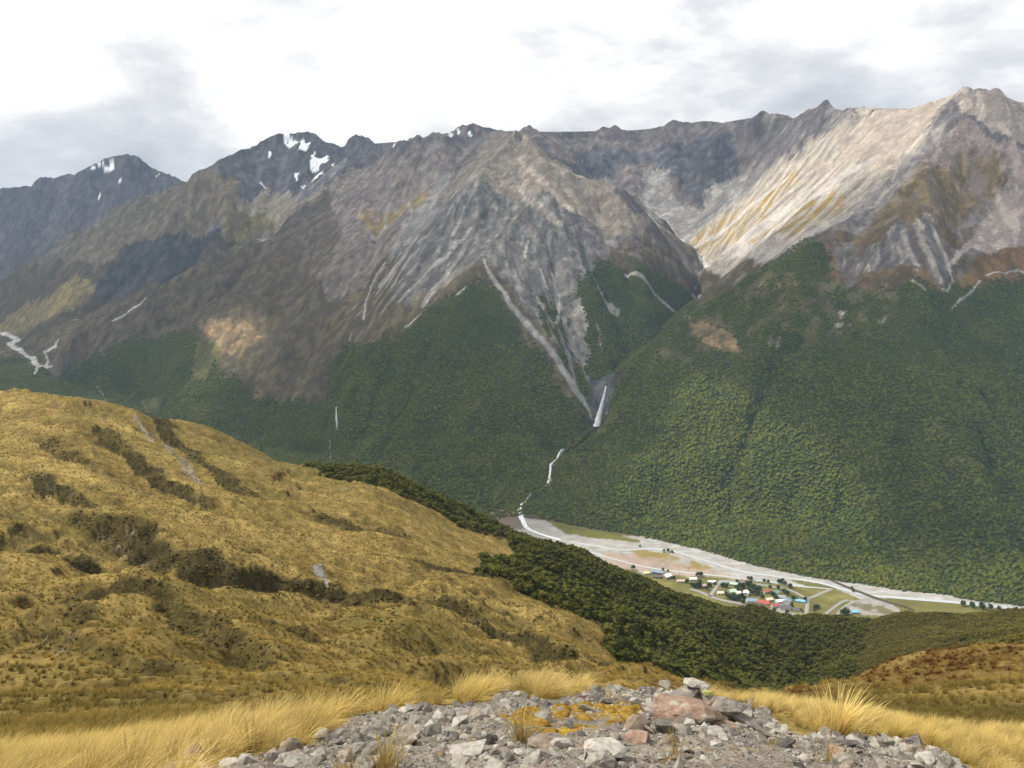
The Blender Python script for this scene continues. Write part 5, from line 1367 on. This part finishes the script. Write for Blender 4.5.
def house(px, py, Lx, Wy, h, rz_, roof, label, chim=True):
    x, y = hit(px, py, 1150)
    Lx *= 1.3; Wy *= 1.3; h *= 1.15
    t = bpy.data.objects.new('house', None); link(t); t.location = (x, y, float(ground_z(x, y))); t.rotation_euler.z = rz_
    tag(t, label, 'house', None)
    a_, b_ = Lx / 2, Wy / 2
    rh = Wy * 0.24
    v, f = boxv(-a_, a_, -b_, b_, 0, h)
    gv = np.array([(-a_, -b_, h), (-a_, b_, h), (-a_, 0, h + rh), (a_, -b_, h), (a_, b_, h), (a_, 0, h + rh)])
    bm = bmesh.new()
    vs = [bm.verts.new(p) for p in list(v)]
    for q_ in f[[0, 2, 4]]: bm.faces.new([vs[k] for k in q_])
    g_ = [bm.verts.new((-a_, 0, h + rh)), bm.verts.new((a_, 0, h + rh))]
    bm.faces.new([vs[1], vs[2], vs[6], g_[1], vs[5]]); bm.faces.new([vs[3], vs[0], vs[4], g_[0], vs[7]])
    me = bpy.data.meshes.new('wall'); bm.to_mesh(me); bm.free(); me.materials.append(random.choice(WM_)); obj('wall', me, t)
    e = 0.5; th = 0.25
    zl = h - e * rh / b_
    pr = [(-b_ - e, zl), (0, h + rh + 0.05), (b_ + e, zl), (b_ + e, zl + th), (0, h + rh + 0.05 + th), (-b_ - e, zl + th)]
    v = np.array([(s_ * (a_ + e), p[0], p[1] + 0.02) for s_ in (-1, 1) for p in pr]); n = 6
    F_ = [(k, (k + 1) % n, n + (k + 1) % n, n + k) for k in range(n)] + [(0, 1, 4, 5), (1, 2, 3, 4), (6, 11, 10, 7), (7, 10, 9, 8)]
    r = obj('roof', mesh_of('roof', (v, np.array(F_)), RM_[roof]), t)
    if chim: obj('chimney', mesh_of('chimney', boxv(a_ * 0.4, a_ * 0.4 + 0.8, -0.4, 0.4, h, h + rh + 1.3), WM_[1]), r)
    for k, wx in enumerate(np.linspace(-a_ * 0.65, a_ * 0.65, 3)):
        obj('window' if k != 1 else 'door', mesh_of('window', boxv(wx - 0.8, wx + 0.8, -b_ - 0.06, -b_ + 0.04, 0.9 if k != 1 else 0.05, 2.1), M_glass), t)
HS = [(724,583,13,8,3,.1,'grey','grey roofed house at the far left corner of the street loop'),
 (734,585,13,8,3,-.3,'pale green','long pale green roof just inside the back street'),
 (732,592.5,12,9,3.5,.4,'pale green','bright pale green roof left of the dark tree clump'),
 (722,594,15,8,3,.0,'cream','low cream building at the left end of the lower street'),
 (738,594,8,6,3,.5,'white','small white house beside the bright pale green roof'),
 (746,595,10,8,5,1.2,'white','tall white gable behind the big grey lodge'),
 (752,602,17,10,4,-.1,'blue grey','big blue grey lodge by the main road, left of the red roofs'),
 (763,604,17,11,4,-.3,'red','largest red roof beside the main road'),
 (775,607,12,8,3.5,.2,'rusty red','smaller red roof to the right of the largest red roof'),
 (766,593,9,7,4,.3,'red','small bright red roof near the back street'),
 (775,593.5,11,8,3,.0,'teal','dark teal roof right of the small bright red roof'),
 (769,600.5,11,8,3,.2,'cream','cream roof among trees above the largest red roof'),
 (781,598,12,8,3,-.2,'grey','grey roof among trees on the back row'),
 (779.5,602.5,12,8,3.5,.2,'white','pale roof above the gravel yard'),
 (787,603,12,10,4.5,1.0,'blue grey','steep blue grey roof above the gravel yard'),
 (785,609,16,10,4,-.2,'dark grey','large dark roof beside the gravel yard'),
 (800,602,14,7,3,-.4,'blue','bright blue roof at the right end of the village'),
 (797,611,12,8,3,-.3,'dark grey','dark roofed house on its own lawn at the right end'),
 (693,580,11,7,3,.0,'white','white shed in front of the round dark tree'),
 (711.5,583,12,7,3,.1,'white','white house at the bend left of the street loop'),
 (703,587,9,7,3.5,.4,'pinkish','small pinkish house in the trees left of the street loop'),
 (646,574,10,7,3,.2,'yellow','pale yellow hut at the far left of the houses'),
 (652,573,13,8,4.5,.5,'grey','grey roof at the left of the lodge cluster'),
 (659,574,13,8,4.5,-.3,'blue grey','blue grey roof in the middle of the lodge cluster'),
 (657,577.5,12,7,3,-.3,'dark grey','dark roof at the front of the lodge cluster'),
 (667,578,13,10,5,.6,'white','tall white building at the right of the lodge cluster'),
 (680.5,582,12,7,3,.0,'pinkish','low pale building alone on bright grass'),
 (854.5,613,10,7,3,.0,'blue','small blue shed beside the shingle yard'),
 (757,588,10,7,3,.3,'teal','green roofed house in the trees behind the big lodge')]
for h_ in HS: house(*h_, chim=h_[2] > 11)
VT = [(698,577,4),(701,576,3.5),(695,588,4),(699,588,4.5),(692,587,3.5),(709,587,4),(707,590,3),(722,587,3),(726,588,3.5),(724,585.5,2.5),(727,598,3.5),(730,599,4),(733,600,4),(736,600,4.5),(739,600.5,4),(726,595,3),(742,598,3.5),
 (737,590,4),(740,589,4.5),(743,588,4),(740,586,3),(747,586,4),(750,587,4.5),(753,590,5),(756,592,5),(750,592,4),(753,595,4),(758,595,3.5),(759,590,3.5),(762,598,3),(770,589,3),(778,589,3),(773,597,4),(776,599,3.5),(771,595,3),(784,593,3.5),(787,595,3.5),(782,607,0),
 (793,600,3.5),(796,601,3),(805,601,3),(792,607,2.5),(801,612,2.5),(774,612,3),(787,614,3),(790,588,3.5),(782,584,4),(779,583.5,3.5),(785,585,3),(751,580,3),(748,579.5,2.5),(764,582,2.5),(768,583,2.5),(737,582.5,2.5),(633,570,4),(815,609,3.5),(818,608,2.5),
 (846,615,5.5),(842,615,4),(963,606,4),(972,607.5,4),(982,609,5),(990,609.5,4),(999,611,3.5),(1008,612,3),(674,579,2.5),(663,571,2.5),(668,572,2),(687,583,3),(715,585,2.5),(743,604,3),(700,583,3),(745,600,3),(814,611,2),(852,589,2),(853,592,2),(668,552,3),(672,553,2.5),(664,552,2.5),(640,547,2)]
VM = [mesh_of('crown', crown_mid(k + 30), M_vtree) for k in range(4)]
for k, (a_, b_, r_) in enumerate(VT):
    if r_ == 0: continue
    r_ *= 1.35
    x, y = hit(a_, b_, 1150)
    t = bpy.data.objects.new('garden_tree', None); link(t); t.location = (x, y, float(ground_z(x, y))); t.scale = (r_, r_, r_ * 1.15); t.rotation_euler.z = k * 1.3
    if a_ > 940: lab, grp = 'round dark tree in the row by the river at the right', 'trees by the river at right'
    elif a_ < 680 and b_ < 556: lab, grp = 'small dark shrub tree on the grassy island in the riverbed', 'shrubs on the river island'
    elif a_ < 720: lab, grp = 'dark green tree beside the scattered houses at the left end of the village', 'trees at the left end of the village'
    elif a_ < 812: lab, grp = 'dark green tree standing between the houses inside the street loop', 'trees among the houses'
    else: lab, grp = 'dark tree on the grass flats right of the village', 'trees on the flats right of the village'
    tag(t, lab, 'tree', grp)
    c = obj('crown', VM[k % 4], t); c.location = (0, 0, 0.95)
    obj('trunk', TM, t)

# ------------------------------------------------------------------ haze: one closed box of thin air round everything below the clouds
mh = bpy.data.materials.new('haze'); mh.use_nodes = True
nt = mh.node_tree; nt.nodes.clear()
o_ = N(nt, 'ShaderNodeOutputMaterial'); pv = N(nt, 'ShaderNodeVolumePrincipled')
pv.inputs['Color'].default_value = (0.42, 0.66, 1.0, 1); pv.inputs['Density'].default_value = 4.2e-5; pv.inputs['Anisotropy'].default_value = 0.1
L(nt, pv.outputs[0], o_.inputs['Volume'])
HZ = float(Z.max()) + 40
v, f = boxv(-9500, 9500, -400, 7700, float(Z.min()) - 40, max(HZ, 60))
tag(obj('haze', mesh_of('haze', (v, f), mh)), 'thin bluish air filling the valley', 'haze', kind='stuff')
